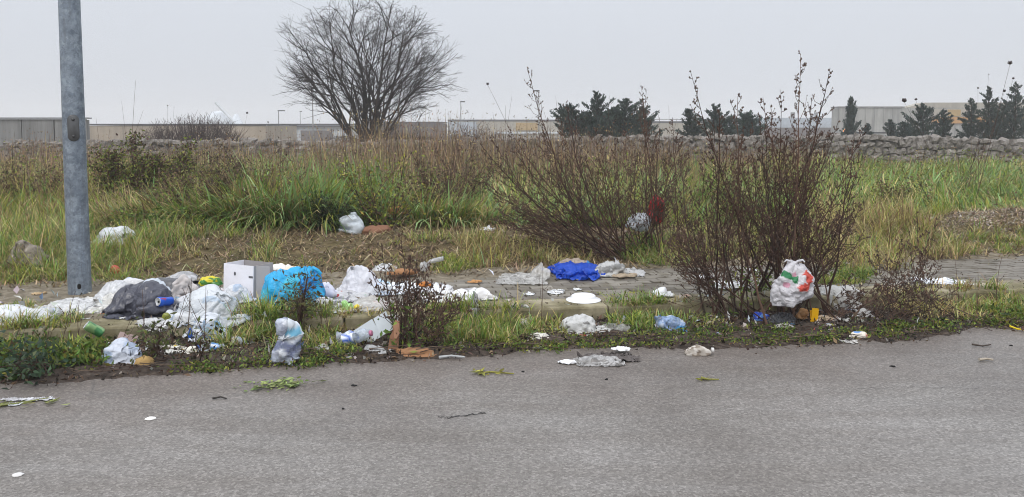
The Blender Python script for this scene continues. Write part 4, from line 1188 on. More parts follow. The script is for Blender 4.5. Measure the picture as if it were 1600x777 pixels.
for (bu, bv, tu, tv, lb) in (
    (95, 545, 118, 455, 'dead stem in the left weeds just before the lamp pole'),
    (125, 540, 124, 470, 'dead stem beside the small clear bag in the left weeds'),
    (60, 575, 78, 480, 'dark leaning dead stem in the leafy weeds at the far left'),
    (20, 570, 42, 490, 'leftmost dead stem in the gutter weeds'),
    (180, 560, 206, 495, 'dead stem rising behind the white gutter bag'),
    (225, 540, 222, 450, 'tall dead stem before the dark charcoal sheet'),
    (262, 548, 296, 440, 'dead stem crossing in front of the blue can'),
    (292, 550, 300, 432, 'upright dead stem before the pale crumpled paper bag'),
    (318, 552, 322, 440, 'dead stem standing in front of the big white sack'),
    (330, 545, 285, 450, 'dead stem leaning left across the big white sack'),
    (500, 520, 498, 462, 'dead stem before the lilac crumpled paper'),
    (515, 530, 508, 455, 'dead stem right of the turquoise bag by the torn white sheet'),
    (845, 510, 848, 415, 'dark dead stem before the film with a standing corner'),
    (795, 520, 798, 470, 'short dead stem in the gutter grass left of the plate'),
    (350, 560, 372, 480, 'dead stem beside the small crushed bottle with a blue label'),
    (1560, 500, 1566, 400, 'rightmost dead stem before the block paving'),
    (1525, 500, 1528, 420, 'dead stem at the kerb right of the long white paper'),
    (1500, 495, 1492, 405, 'dead stem at the right end of the long white paper'),
    (1395, 495, 1388, 390, 'dead stem standing in the low tangled brown brush')):
    dead_stem(lb, (bu, bv), [(tu, tv), (tu + random.uniform(-12, 12), tv + 14), (tu + random.uniform(-14, 14), tv + 28)], None, .0028, group='thin dead stems along the gutter')

# ------------------------------------------------------------------ trees beyond the wall
def bare_tree():
    Y = 29.5; b0 = Vector((at(578, 200, Y)[0], Y, .2)); S = Y / F
    t = thing('bare_tree', 'large leafless many-stemmed tree behind the stone wall', 'tree', b0)
    trunk, crown = MB(), MB()
    rr = random.Random(5)
    cz = CAM_H + (200 - 105) * S - b0[2]; cx = (575 - 578) * S
    ax, azu, azd = 150 * S, 112 * S, 125 * S
    def inside(p, k=1.0):
        dz = (p[2] - cz) / (azu if p[2] > cz else azd)
        wob = 1 + .12 * math.sin(p[0] * 1.7 + p[2] * 1.1) + .08 * math.sin(p[0] * 4.1)
        return ((p[0] - cx) / ax) ** 2 + (p[1] / (ax * .9)) ** 2 + dz * dz < k * wob
    col = [(.03, .025, .024), (.042, .035, .033), (.055, .046, .043)]
    def grow(p, d, length, r, lvl, mb):
        n = 7 if lvl < 2 else 4 if lvl < 3 else 3
        pts = [p]; step = length / (n - 1); lim = rr.uniform(.55, 1.25) if lvl else rr.uniform(.7, 1.0)
        for k in range(n - 1):
            d = (d + Vector((rr.gauss(0, .15), rr.gauss(0, .15), rr.gauss(.03 if lvl < 2 else .015, .11)))).normalized()
            nx_ = pts[-1] + d * step
            if nx_[2] > 1.0 and not inside(nx_, lim): break
            pts.append(nx_)
        if len(pts) < 2: return
        mb.tube(pts, r, .007 if lvl < 2 else max(.003, r * .40), 5 if lvl < 2 else 3, rr.choice(col))
        if lvl >= 4: return
        nb = (10, 6, 5, 3)[lvl]
        for j in range(nb):
            f = (.22 if lvl else .14) + (.76 if lvl else .84) * (j + rr.random()) / nb
            x = f * (len(pts) - 1); i = min(len(pts) - 2, int(x)); q = pts[i].lerp(pts[i + 1], x - i)
            dd = (pts[i + 1] - pts[i]).normalized()
            side = Vector((rr.gauss(0, 1), rr.gauss(0, 1), rr.gauss(.1, .6))); side = (side - dd * side.dot(dd)).normalized()
            out = Vector((q[0] - cx, q[1], 0)); out = out.normalized() if out.length > .1 else Vector()
            a = rr.uniform(.4, 1.0)
            nd = (dd * math.cos(a) + side * math.sin(a) + out * (.35 if q[2] < cz else .12)).normalized()
            grow(q, nd, length * rr.uniform(.36, .62) * (1.1 - .35 * f), max(.0042, r * (1 - .5 * f) * rr.uniform(.4, .58)), lvl + 1, crown)
    for k in range(17):
        a = k / 17 * 6.283 + rr.uniform(-.25, .25); lean = rr.uniform(.3, 1.0) if k % 3 else rr.uniform(.05, .35)
        d = Vector((math.cos(a) * math.sin(lean) * 1.1, math.sin(a) * math.sin(lean), math.cos(lean)))
        st = Vector((math.cos(a) * rr.uniform(.02, .2), math.sin(a) * .15, rr.uniform(-.1, .9)))
        L = 5.6 if lean < .5 else 4.2
        grow(st, d, L, rr.uniform(.05, .09), 0, trunk)
    trunk.tube([(0, 0, -.2), (.03, 0, .5), (.06, 0, 1.1)], .24, .16, 8, col[1])
    link('trunk', trunk.mesh('trunk', M['twig']), t)
    tag(link('crown', crown.mesh('crown', M['twig']), t), kind='stuff')
bare_tree()

def bush_bare(label, u0, u1, vt, Y, n, seed):
    rr = random.Random(seed); a, b = at(u0, vt, Y), at(u1, vt, Y); xc = (a[0] + b[0]) / 2; hw = (b[0] - a[0]) / 2
    z0 = float(G(xc, Y)); H = a[2] - z0
    t = thing('bare_bush', label, 'bush', (xc, Y, z0)); wood = MB()
    for k in range(n):
        x = rr.uniform(-1, 1); top = H * math.sqrt(max(.05, 1 - abs(x) ** 2.4)) * rr.uniform(.6, 1.05)
        y = rr.uniform(-.6, .6)
        p = [Vector((x * hw * .55 + rr.gauss(0, .1), y * .5, 0)), Vector((x * hw * .85 + rr.gauss(0, .08), y, top * .5)), Vector((x * hw + rr.gauss(0, .1), y * 1.1 + rr.gauss(0, .1), top))]
        c = rr.choice([(.075, .055, .055), (.10, .078, .075), (.055, .042, .043)])
        wood.tube(p, .014, .004, 3, c)
        for j in range(5):
            f = rr.uniform(.35, 1); q = p[1].lerp(p[2], f * 2 - 1) if f > .5 else p[0].lerp(p[1], f * 2)
            wood.tube([q, q + Vector((rr.gauss(0, .12), rr.gauss(0, .1), rr.uniform(.08, .3)))], .007, .003, 3, c)
    link('branchwork', wood.mesh('branchwork', M['twig']), t)
bush_bare('round leafless purple-brown bush behind the wall left of the bare tree', 205, 395, 183, 33, 620, 31)
bush_bare('leafless brush at the foot of the bare tree', 480, 700, 207, 29, 380, 32)
bush_bare('bare thin brush before the white end of the factory', 690, 800, 196, 30, 150, 33)

def conifer(label, u, vt, wpx, Y, seed, lean=0.0, slim=False, dens=1.0):
    rr = random.Random(seed); a = at(u, vt, Y); z0 = float(G(a[0], Y)); H = a[2] - z0; hw = wpx * Y / F / 2 * (1.0 if slim or u > 1300 else 1.3)
    t = thing('conifer_tree', label, 'tree', (a[0], Y, z0), 'dark conifers beyond the stone wall')
    wood = MB(); P, D, LL = [], [], []
    def tx(f): return lean * f * f * hw
    wood.tube([(tx(f), 0, H * f) for f in (0, .25, .5, .75, 1)], .05 + H * .012, .012, 6, (.06, .045, .035))
    nb = int((60 if slim else 52) * dens)
    vis0 = max(.0, (CAM_H - .3 - z0) / H)
    for k in range(nb):
        f = vis0 * .7 + (1 - vis0 * .7) * (k + rr.random()) / nb
        gv = min(1, max(0, (f - vis0) / (1 - vis0)))
        prof = ((1 - gv) ** .6 * .8 if slim else (1 - gv) ** .85) + .05
        l = hw * prof * rr.uniform(.45, 1.35)
        az = k * 2.4 + rr.uniform(-.4, .4)
        el = rr.uniform(.9, 1.25) if slim else rr.uniform(.1, .75)
        d = Vector((math.cos(az) * math.cos(el), math.sin(az) * math.cos(el), math.sin(el)))
        if slim: l = l * 1.6
        p0 = Vector((tx(f), 0, H * f)); p1 = p0 + d * l * .6; p2 = p1 + (d + Vector((lean * .3, 0, .35))).normalized() * l * .4
        wood.tube([p0, p1, p2], .014, .004, 3, (.05, .04, .03))
        for j in range(int(16 + l * 120)):
            g = rr.uniform(.15, 1.05); b = p0.lerp(p1, g / .6) if g < .6 else p1.lerp(p2, (g - .6) / .4)
            w = l * .09 * (1.2 - g) + .015
            P.append((b[0] + rr.gauss(0, w), b[1] + rr.gauss(0, w), b[2] + rr.gauss(0, w * .7)))
            D.append((d[0] * .8, d[1] * .8, d[2] + .5)); LL.append(rr.uniform(.06, .15))
    link('trunk', wood.mesh('trunk', M['twig']), t)
    P, D, LL = np.array(P), np.array(D), np.array(LL); n = len(P)
    v_, t_, c_ = leaves(P, LL, LL * .38, pick([(.035, .055, .05), (.048, .074, .062), (.072, .098, .076)], [1, 1, .4], n), D, .35)
    tag(link('crown', npmesh('crown', v_, t_, M['needle'], c_), t), kind='stuff')
conifer('dark ragged conifer at the left of the clump behind the brown shrub', 906, 166, 70, 34, 41, -.4)
conifer('tallest windswept conifer in the middle of the clump behind the brown shrub', 942, 145, 62, 35, 42, -.25)
conifer('broad dark conifer at the right of the clump behind the brown shrub', 975, 157, 72, 34.5, 43, .1)
conifer('small dark conifer at the right end of the clump behind the brown shrub', 1003, 168, 40, 36, 44, 0)
conifer('low dark conifer filling the left middle of the clump behind the brown shrub', 925, 178, 60, 34.2, 59, -.2)
conifer('low dark conifer filling the right middle of the clump behind the brown shrub', 958, 172, 60, 35.5, 60, .1)
conifer('small hooked conifer between the two groups of brown shrubs', 1086, 172, 34, 36, 45, -.5)
conifer('windswept conifer with a pointed top behind the tall left-leaning shrub', 1130, 167, 48, 36, 46, -.45)
conifer('bushy conifer low behind the tallest brown shrub', 1168, 180, 60, 37, 47, 0)
conifer('slim dark cypress standing before the concrete hall', 1330, 155, 30, 45, 48, 0, True, 1.6)
conifer('tiny conifer right of the slim cypress', 1356, 195, 14, 45, 49, 0)
conifer('small bent conifer before the middle of the concrete hall', 1395, 189, 22, 42, 50, -.4)
conifer('low conifer leaning left beside the broad one at the hall', 1420, 192, 26, 40, 51, -.6)
conifer('broad dark conifer before the sloping end of the hall roof', 1446, 165, 62, 38, 52, -.15)
conifer('pointed conifer before the orange band of the hall', 1475, 173, 38, 39, 53, 0)
conifer('dark conifer at the left of the right-hand clump', 1520, 156, 44, 38, 54, -.1)
conifer('tall dark conifer with narrow top in the right-hand clump', 1546, 139, 56, 38, 55, 0)
conifer('tallest dark conifer at the right edge', 1588, 131, 66, 37.5, 56, 0)
conifer('bushy dark conifer between the two tallest at the right edge', 1568, 160, 56, 39, 57, .1)
conifer('dark conifer cut by the right edge', 1625, 150, 60, 39, 58, 0)

# ------------------------------------------------------------------ litter
WHITE, GREYW, CREAM = lin(238, 240, 245), lin(190, 190, 192), lin(222, 212, 190)
def sphere_grid(nu=54, nv=30):
    th = np.linspace(0, 2 * np.pi, nu, endpoint=False); ph = np.linspace(.02, np.pi - .02, nv)
    A, B = np.meshgrid(th, ph)
    d = np.stack([np.cos(A) * np.sin(B), np.sin(A) * np.sin(B), np.cos(B)], -1).reshape(-1, 3)
    I = np.arange(nu * nv).reshape(nv, nu); J = np.roll(I, -1, 1)
    T = np.stack([I[:-1], I[1:], J[1:], J[:-1]], -1).reshape(-1, 4)
    return d, T
def printed(d, base, prints, seed):
    """flat print: list of (colour, noise scale, threshold) or (colour, centre, radius)"""
    C = np.tile(np.array(base, float), (len(d), 1))
    for k, pr in enumerate(prints or ()):
        c, a, b = pr
        m = (vnoise(d * a + 9, seed + 50 + k) > b) if isinstance(a, (int, float)) else (np.linalg.norm((d - np.array(a)) / np.array(b), axis=1) + .25 * (vnoise(d * 5, seed + k) - .5) < 1)
        C[m] = c
    return C
def bag_shape(W, D, H, seed, lump=.3, crease=1.0, neck=None, flat=.3, nu=80, nv=44):
    d, T = sphere_grid(nu, nv)
    o = seed * 7.31
    rid = lambda f, k: (1 - np.abs(2 * knoise(d * f + o, seed + k) - 1)) ** 3
    r = 1 + lump * (vnoise(d * 1.25 + o, seed) - .5) * 1.4 + crease * (.42 * (knoise(d * 1.7 + o, seed + 1) - .5) + .24 * (knoise(d * 3.4 + o, seed + 2) - .5) + .07 * (knoise(d * 8.5 + o, seed + 3) - .5) + .02 * (knoise(d * 17 + o, seed + 4) - .5)
        - .14 * rid(2.2, 5) - .07 * rid(5.0, 6) - .015 * rid(12.0, 7))
    if neck:
        nd = np.array(neck[0], float); nd /= np.linalg.norm(nd)
        ang = np.arccos(np.clip(d @ nd, -1, 1)); r = r + neck[1] * np.exp(-(ang / neck[2]) ** 2) * (1 + .35 * (knoise(d * 11, seed + 8) - .5))
    p = d * r[:, None]
    z = p[:, 2]; z = np.where(z < -flat, -flat + (z + flat) * .12, z)
    p = np.stack([p[:, 0] * W / 2, p[:, 1] * D / 2, (z + flat) * H / (1 + flat)], 1)
    return p, T, d
def settle(X, k, base, balls=(), wrap=False, pin=None, steps=44, iters=4, gather=0, bend=1.3, rough=.5, seed=1, aloft=False, hold=False):
    """lets a slack grid of film or paper (nv, nu, 3) buckle, sag over its contents and come to rest on the ground"""
    r_ = np.random.default_rng(seed)
    nv, nu = X.shape[:2]
    gz = G(base[0] + X[..., 0], base[1] + X[..., 1]) - base[2]
    gz_up = KERB_H - base[2]
    if aloft: gz = gz * 0; gz_up = 0.0
    rim = np.zeros((nv, nu), bool)
    if hold: rim[0] = rim[-1] = True; rim[:, 0] = rim[:, -1] = True
    rim_xy = X[rim][:, :2].copy()
    def pairs(di, dj):
        out = []
        par = 2 if max(abs(di), abs(dj)) == 1 else 4
        step = max(di, abs(dj))
        for c in range(2):
            if di:
                ii = np.array([i for i in range(nv - di) if (i // di) % 2 == c]); jj = np.arange(nu)
                if not wrap: jj = jj[(jj + dj >= 0) & (jj + dj < nu)]
            else:
                ii = np.arange(nv); jj = np.array([j for j in range(nu if wrap else nu - dj) if (j // dj) % 2 == c])
            if len(ii) == 0 or len(jj) == 0: continue
            a = np.ix_(ii, jj); b = np.ix_(ii + di, (jj + dj) % nu)
            out.append((a, b))
        return out
    kk = np.full((nv, nu), k) * (1 + .10 * (r_.random((nv, nu)) - .5))
    if gather: kk[:gather] = .35
    cons = []
    for di, dj, st in ((0, 1, 1.0), (1, 0, 1.0), (1, 1, .5), (1, -1, .5)):
        for a, b in pairs(di, dj):
            l0 = np.linalg.norm(X[b] - X[a], axis=-1)
            cons.append((a, b, np.maximum(l0 * kk[a], 1e-4), st, False))
    for di, dj in ((0, 2), (2, 0)):
        for a, b in pairs(di, dj):
            l0 = np.linalg.norm(X[b] - X[a], axis=-1)
            cons.append((a, b, np.maximum(l0 * kk[a], 1e-4) * bend / 2, .3, True))
    size = np.ptp(X.reshape(-1, 3), axis=0).max()
    sp = size / nu
    x = X + r_.normal(0, sp * rough, X.shape); prev = x.copy()
    if pin is not None: pm_, pp = pin
    for st_ in range(steps):
        vel = (x - prev) * .88; prev = x.copy()
        x = x + vel; x[..., 2] -= .0011
        for _ in range(iters):
            for a, b, l, w, minonly in cons:
                d = x[b] - x[a]; n_ = np.sqrt((d * d).sum(-1)) + 1e-9
                e = (n_ - l) / n_ * .5 * w
                if minonly: e = np.minimum(e, 0)
                d *= e[..., None]
                x[a] += d; x[b] -= d
            for c, r in balls:
                p = (x - c) / r; n_ = np.sqrt((p * p).sum(-1)) + 1e-9
                m = n_ < 1
                if m.any(): x[m] = c + r * p[m] / n_[m][:, None]
            if pin is not None: x[pm_] = pp
            if hold: x[rim, :2] = rim_xy
        q_ = -SA * (base[0] + x[..., 0]) + CA * (base[1] + x[..., 1]) - Q0
        g_ = np.where((q_ > 0) & (q_ < .3), gz_up, gz) + .004
        if base[2] > .1 and not aloft: g_ = np.where(q_ < 0, .015 - base[2], g_)
        lo = x[..., 2] < g_
        x[..., 2] = np.where(lo, g_, x[..., 2])
        fr = lo[..., None] * np.array([.95, .95, 0])
        x = x - (x - prev) * fr
    return x

def refine(X, wrap):
    """twice as fine a grid, smoothed once"""
    if wrap: Y = np.stack([X, (X + np.roll(X, -1, 1)) / 2], 2).reshape(X.shape[0], -1, X.shape[2])
    else:
        Y = np.empty((X.shape[0], 2 * X.shape[1] - 1, X.shape[2])); Y[:, ::2] = X; Y[:, 1::2] = (X[:, 1:] + X[:, :-1]) / 2
    Z = np.empty((2 * X.shape[0] - 1,) + Y.shape[1:]); Z[::2] = Y; Z[1::2] = (Y[1:] + Y[:-1]) / 2
    S_ = Z.copy()
    S_[1:-1] = Z[1:-1] * .5 + (Z[2:] + Z[:-2]) * .25
    if wrap: S_ = S_ * .5 + (np.roll(S_, 1, 1) + np.roll(S_, -1, 1)) * .25
    else: S_[:, 1:-1] = S_[:, 1:-1] * .5 + (S_[:, 2:] + S_[:, :-2]) * .25
    return S_
def crinkle(X, wrap, seed, amp=1.0):
    """sharp facets and creases pressed into the film, along its own normals"""
    du = (np.roll(X, -1, 1) - np.roll(X, 1, 1)) if wrap else np.gradient(X, axis=1)
    dv = np.gradient(X, axis=0)
    n_ = np.cross(du, dv); n_ /= np.linalg.norm(n_, axis=-1, keepdims=True) + 1e-9
    p = X.reshape(-1, 3) + seed * 1.37
    rid = lambda f, k: np.abs(2 * knoise(p * f + k, seed + k) - 1)
    h = .024 * (knoise(p * 11, seed) - .5) + .020 * (rid(17, 3) - .5) + .012 * (knoise(p * 29, seed + 1) - .5) + .006 * (rid(48, 5) - .5)
    z0 = X[..., 2].min()
    Y = X + n_ * (h * amp).reshape(X.shape[:2])[..., None]
    Y[..., 2] = np.maximum(Y[..., 2], np.minimum(X[..., 2], z0 + .004))
    return Y
def quads(nv, nu, wrap):
    I = np.arange(nu * nv).reshape(nv, nu)
    if wrap: J = np.roll(I, -1, 1); return np.stack([I[:-1], I[1:], J[1:], J[:-1]], -1).reshape(-1, 4)
    return np.stack([I[:-1, :-1], I[:-1, 1:], I[1:, 1:], I[1:, :-1]], -1).reshape(-1, 4)

def slack_bag(W, D, H, seed, k=1.2, neck=None, lump=.3, base=(0, 0, 0), nu=40, nv=26, crease=1.0, rot=0.0, fill=.84, aloft=False):
    r_ = np.random.default_rng(seed)
    d, T = sphere_grid(nu, nv)
    nd = np.array(neck[0] if neck else (r_.uniform(-.4, .4), r_.uniform(-.3, .3), 1), float); nd /= np.linalg.norm(nd)
    a = np.cross([0, 0, 1], nd); s_ = np.linalg.norm(a); c_ = nd[2]
    if s_ > 1e-6:
        a /= s_; dd = d * c_ + np.cross(a, d) * s_ + np.outer(d @ a, a) * (1 - c_)
    else: dd = d
    rad = 1 + lump * (vnoise(dd * 1.3 + seed * 3.1, seed) - .5)
    p = dd * rad[:, None] * np.array([W, D, H]) * .5 + np.array([0, 0, H * .46])
    p[:, 2] = np.maximum(p[:, 2], .004)
    balls = [(np.array([0, 0, H * .36]), np.array([W, D, H]) * .5 * fill * np.array([.85, .85, .95]))]
    for _ in range(5):
        o = r_.uniform(-1, 1, 3) * np.array([W, D, H]) * .27 + np.array([0, 0, H * .42]); balls.append((o, np.array([W, D, H]) * r_.uniform(.12, .27, 3)))
    p = rotz(p, rot); pin = None; g_ = 2
    X = p.reshape(nv, nu, 3)
    if neck:
        g_ = 4; tip = nd * np.array([W, D, H]) * .5 * (1 + neck[1]) + np.array([0, 0, H * .46])
        m = np.zeros((nv, nu), bool); m[0] = True
        ang = np.linspace(0, 2 * np.pi, nu, endpoint=False)
        pin = (m, tip + np.stack([np.cos(ang), np.sin(ang), 0 * ang], 1) * min(W, H) * .05)
    X = settle(X, 1 + (k - 1) * crease, base, balls, True, pin, 32, 4, g_, 1.05, .8, seed, aloft)
    p = X.reshape(-1, 3)
    az = np.arctan2(d[:, 1], d[:, 0]); po = np.arccos(np.clip(d[:, 2], -1, 1))
    pull = knoise(np.stack([np.cos(az) * 3.4 + 5, np.sin(az) * 3.4 + 5, po * .7 + seed], 1), seed) - .5      # creases running down from the knot
    fac = knoise(dd * 3.0 + seed, seed + 1) - .5
    p = p + dd * ((pull * .11 + fac * .09) * min(W, H) * crease)[:, None]
    p[:, 2] = np.maximum(p[:, 2], X.reshape(-1, 3)[:, 2].min())
    X = refine(p.reshape(nv, nu, 3), True); D2 = refine(dd.reshape(nv, nu, 3), True)
    D2 /= np.linalg.norm(D2, axis=-1, keepdims=True) + 1e-9
    X = crinkle(X, True, seed, crease * min(1.0, min(W, H) / .16 + .25))
    return X.reshape(-1, 3), quads(*X.shape[:2], True), D2.reshape(-1, 3)

def soft_mesh(o, rings=()):
    if rings:
        bm = bmesh.new(); bm.from_mesh(o.data); bm.verts.ensure_lookup_table()
        for ring in rings:
            f = bm.faces.new([bm.verts[k] for k in ring]); f.smooth = True
        bm.to_mesh(o.data); bm.free()
    return o

def rotz(p, a):
    c, s = math.cos(a), math.sin(a)
    return np.stack([p[:, 0] * c - p[:, 1] * s, p[:, 0] * s + p[:, 1] * c, p[:, 2]], 1)
def conform(p, base):
    """lay a soft thing on the ground or kerb below it"""
    g = G(base[0] + p[:, 0], base[1] + p[:, 1]) - base[2]
    w = 1 - sstep(.0, .25, p[:, 2])
    return np.stack([p[:, 0], p[:, 1], p[:, 2] + g * w], 1)

def bag(label, u, v, w, h, col=WHITE, prints=None, seed=1, depth=.75, lump=.3, crease=1.0, neck=None, mat='bag', cat='plastic bag', name='plastic_bag', knot=None, z=None, rot=0, lift=0.0, group=None, hard=False):
    b = spot(u, v, z)
    if lift and z is None: b = spot(u, v, b.z + lift)
    S = b[1] / F; W = w * S; D = W * depth
    H = max(.03 if w > 24 else .008, h * S - .11 * D)
    b = b + Vector((b[0] / b[1] * D * .38, D * .38, 0))
    if z is None and not lift: b.z = float(G(b[0], b[1]))
    soft = mat in ('bag', 'film', 'matt', 'clear', 'paper') and w >= 12 and not hard
    if soft:
        p, T, d = slack_bag(W, D, H, seed, 1.42 if w > 26 else 1.5, neck, lump, b, 48 if w > 40 else 24, 32 if w > 40 else 16, crease, rot, .84 if w > 40 else .7, bool(lift))
    else:
        p, T, d = bag_shape(W, D, H, seed, lump, crease, neck, flat=.85 if hard else .3, nu=96 if hard else 44, nv=54 if hard else 24)
        if hard: p = crinkle(p.reshape(54, 96, 3), True, seed, .8).reshape(-1, 3)
        p = rotz(p, rot)
        if not lift: p = conform(p, b)
    o = tag(link(name, npmesh(name, p, T, M[mat], printed(d, col, prints, seed), True), None, b), label, cat, group)
    nu_ = 96 if w > 40 else 48
    if soft: soft_mesh(o, [range(nu_)[::-1], range(len(p) - nu_, len(p))])
    if knot:   # tied handles
        for k in (-1, 1):
            mb = MB(); q = Vector((knot[0] * W / 2, knot[1] * D / 2, H * knot[2]))
            e = q + Vector((k * .06 + knot[0] * .04, -.02, .05)); m_ = q.lerp(e, .5) + Vector((0, 0, .015))
            mb.tube([q, m_, e, e + Vector((k * .015, 0, -.015))], .014, .005, 5, col)
            link('handle', mb.mesh('handle', M[mat], True), o)
    return o

def sheet(label, u, v, w, d_px, h, col=WHITE, prints=None, seed=1, mat='bag', cat='plastic sheet', name='plastic_sheet', prof='dome', rot=0.0, z=None, edge=.3, fold=1.0, lift=0.006, group=None, nu=None, nv=None, drop=False):
    nu = nu or (42 if w > 60 else 28); nv = nv or (28 if w > 60 else 18)
    """soft sheet lying in folds; d_px is its depth on the ground as seen in the photo"""
    b = spot(u, v, z); S = b[1] / F; W = w * S
    D = max(.03, d_px * S * b[1] / (CAM_H - b[2])) if d_px else W * .5
    D = min(D, W * 1.6)
    b = b + Vector((b[0] / b[1] * D * .5, D * .5, 0))
    if z is None: b.z = float(G(b[0], b[1]))
    U, Vv = np.meshgrid(np.linspace(-1, 1, nu), np.linspace(-1, 1, nv))
    a = np.arctan2(Vv, U); rad = np.maximum(np.abs(U), np.abs(Vv)); k = rad / np.maximum(1e-6, np.hypot(U, Vv)) ** .6 * np.hypot(U, Vv) ** .6 * .0 + 1
    sq = np.stack([np.cos(a) * 1.6, np.sin(a) * 1.6, np.full(a.shape, seed * 3.3)], -1).reshape(-1, 3)
    wob = (1 + edge * (vnoise(sq * 1.6, seed) - .5) * 1.6 * rad.ravel() + edge * .6 * (knoise(sq * 4.5, seed + 1) - .5) * rad.ravel()).reshape(a.shape)
    shrink = 1 - .28 * edge * 2 * np.clip(np.abs(U * Vv), 0, 1)
    X, Y_ = U * wob * shrink * W / 2, Vv * wob * shrink * D / 2
    pq = np.stack([U * 1.2 + seed, Vv * .9, np.full(U.shape, .3)], -1).reshape(-1, 3)
    th = seed * 1.7; ru = pq[:, 0] * math.cos(th) - pq[:, 1] * math.sin(th); rv = pq[:, 0] * math.sin(th) + pq[:, 1] * math.cos(th)
    an = np.stack([ru * 1.7, rv * 1.0, pq[:, 2]], 1)
    fz = (.55 * np.abs(knoise(an * 1.6, seed + 2) - .5) * 2 + .42 * knoise(pq * 4, seed + 3) + .26 * knoise(pq * 9, seed + 4) - .25 * (1 - np.abs(2 * knoise(pq * 5 + 7, seed + 5) - 1)) ** 4 + .1 * knoise(pq * 18, seed + 6)).reshape(U.shape)
    if prof == 'dome': pr = np.clip(1 - (U ** 2 + Vv ** 2) * .8, 0, 1)
    elif prof == 'flat': pr = np.clip(1.25 - rad, 0, .35) + .12
    elif prof == 'peak_right': pr = np.clip((U + .2) / 1.2, 0, 1) ** 1.6 * np.clip(.5 + Vv, 0, 1)
    elif prof == 'peak_left': pr = np.clip((-U + .2) / 1.2, 0, 1) ** 1.6 * np.clip(.5 + Vv, 0, 1)
    elif prof == 'back': pr = np.clip((Vv + 1) / 2, 0, 1) ** 1.1 * np.clip(1.25 - np.abs(U), 0, 1)
    elif prof == 'back_right': pr = np.clip((Vv + 1) / 2, 0, 1) * np.clip((U + 1) / 1.7, 0, 1)
    else: pr = np.ones_like(U)
    Z = h * pr * (.8 + .4 * (fz - .4)) + lift + .01 * fz
    p = rotz(np.stack([X, Y_, Z], -1).reshape(-1, 3), rot)
    g = G(b[0] + p[:, 0], b[1] + p[:, 1]) - b[2]
    p[:, 2] += g
    balls, pin = [], None
    r_ = np.random.default_rng(seed)
    if prof == 'dome':
        for kx, ky in ((-.35, .1), (.3, -.05), (0, .3)):
            hh = h * r_.uniform(.7, 1.0)
            balls.append((np.array([kx * W / 2, ky * D / 2, hh * .25]), np.array([W * .26, max(.02, D * .3), hh * .75])))
    elif prof in ('peak_right', 'peak_left', 'back', 'back_right'):
        m = (Z > h * .55) if prof != 'back' else (Vv > .94)
        pin = (m, p.reshape(nv, nu, 3)[m].copy())
    kx = 1.16 + .16 * fold + (.05 if h < .04 else 0)
    p = settle(p.reshape(nv, nu, 3), kx, b, balls, False, pin, 36, 4, 0, 1.15, .9, seed, False, True)
    p = crinkle(refine(p, False), False, seed, .75 * min(1.2, fold) * min(1.0, W / .25 + .2))
    dd = refine(np.stack([U, Vv, np.zeros_like(U)], -1), False).reshape(-1, 3)
    T = quads(*p.shape[:2], False); p = p.reshape(-1, 3)
    return soft_mesh(tag(link(name, npmesh(name, p, T, M[mat], printed(dd, col, prints, seed), True), None, b), label, cat, group))

LBLUE, MBLUE, GREY, DGREY = lin(150, 190, 225), lin(70, 110, 190), lin(150, 150, 155), lin(80, 80, 88)
# --- heap on the pavement at the left
bag('white plastic bag cut by the left edge on the pavement', 20, 508, 100, 38, WHITE, [(LBLUE, 3.2, .66)], 3, .6, neck=((1, .1, .1), .5, .4))
sheet('translucent white film trailing from the heap across the pavement', 150, 496, 130, 34, .14, lin(228, 226, 220), None, 4, 'film', prof='back_right', edge=.45)
bag('milky white bag at the left of the heap behind the dark sheet', 185, 470, 62, 38, lin(225, 226, 228), None, 5, .8, mat='film', lump=.35)
bag('dark grey bag lying behind the heap under the white bags', 265, 462, 130, 34, lin(88, 88, 92), None, 6, .5, mat='matt')
bag('white bag with faint blue print behind the drink can', 240, 478, 70, 46, lin(215, 222, 230), [(LBLUE, 3.0, .60), (lin(120, 60, 60), (-.6, -.6, .5), (.22, .3, .12))], 7, .7)
sheet('dark charcoal plastic sheet spread over the front of the heap', 222, 500, 118, 22, .25, lin(72, 73, 84), None, 8, 'matt', prof='dome', edge=.4, fold=1.7)
bag('pale grey crumpled paper bag standing between the can and the white sacks', 288, 468, 42, 40, lin(190, 184, 182), None, 9, .5, mat='paper', cat='paper bag', name='paper_bag', crease=1.3)
bag('big white sack draped at the right of the heap', 325, 502, 108, 66, lin(224, 228, 232), [(lin(110, 40, 60), (-.05, -.9, -.1), (.12, .4, .08)), (lin(196, 210, 225), 2.6, .66)], 10, .6, lump=.35, crease=1.1)
bag('yellow and green crisp packet on top of the white sack', 328, 447, 36, 17, lin(205, 190, 30), [(lin(60, 120, 40), 2.2, .52)], 11, .6, mat='gloss', cat='packet', name='crisp_packet', z=None, lift=.20)
bag('white bag with pale blue stripes hanging over the kerb edge', 326, 534, 60, 50, lin(228, 233, 240), [(LBLUE, (.55, -.6, 0), (.14, 1, 2)), (LBLUE, (.15, -.8, 0), (.08, 1, 2)), (lin(185, 205, 225), 3.0, .66)], 12, .45, .3, 1.1)

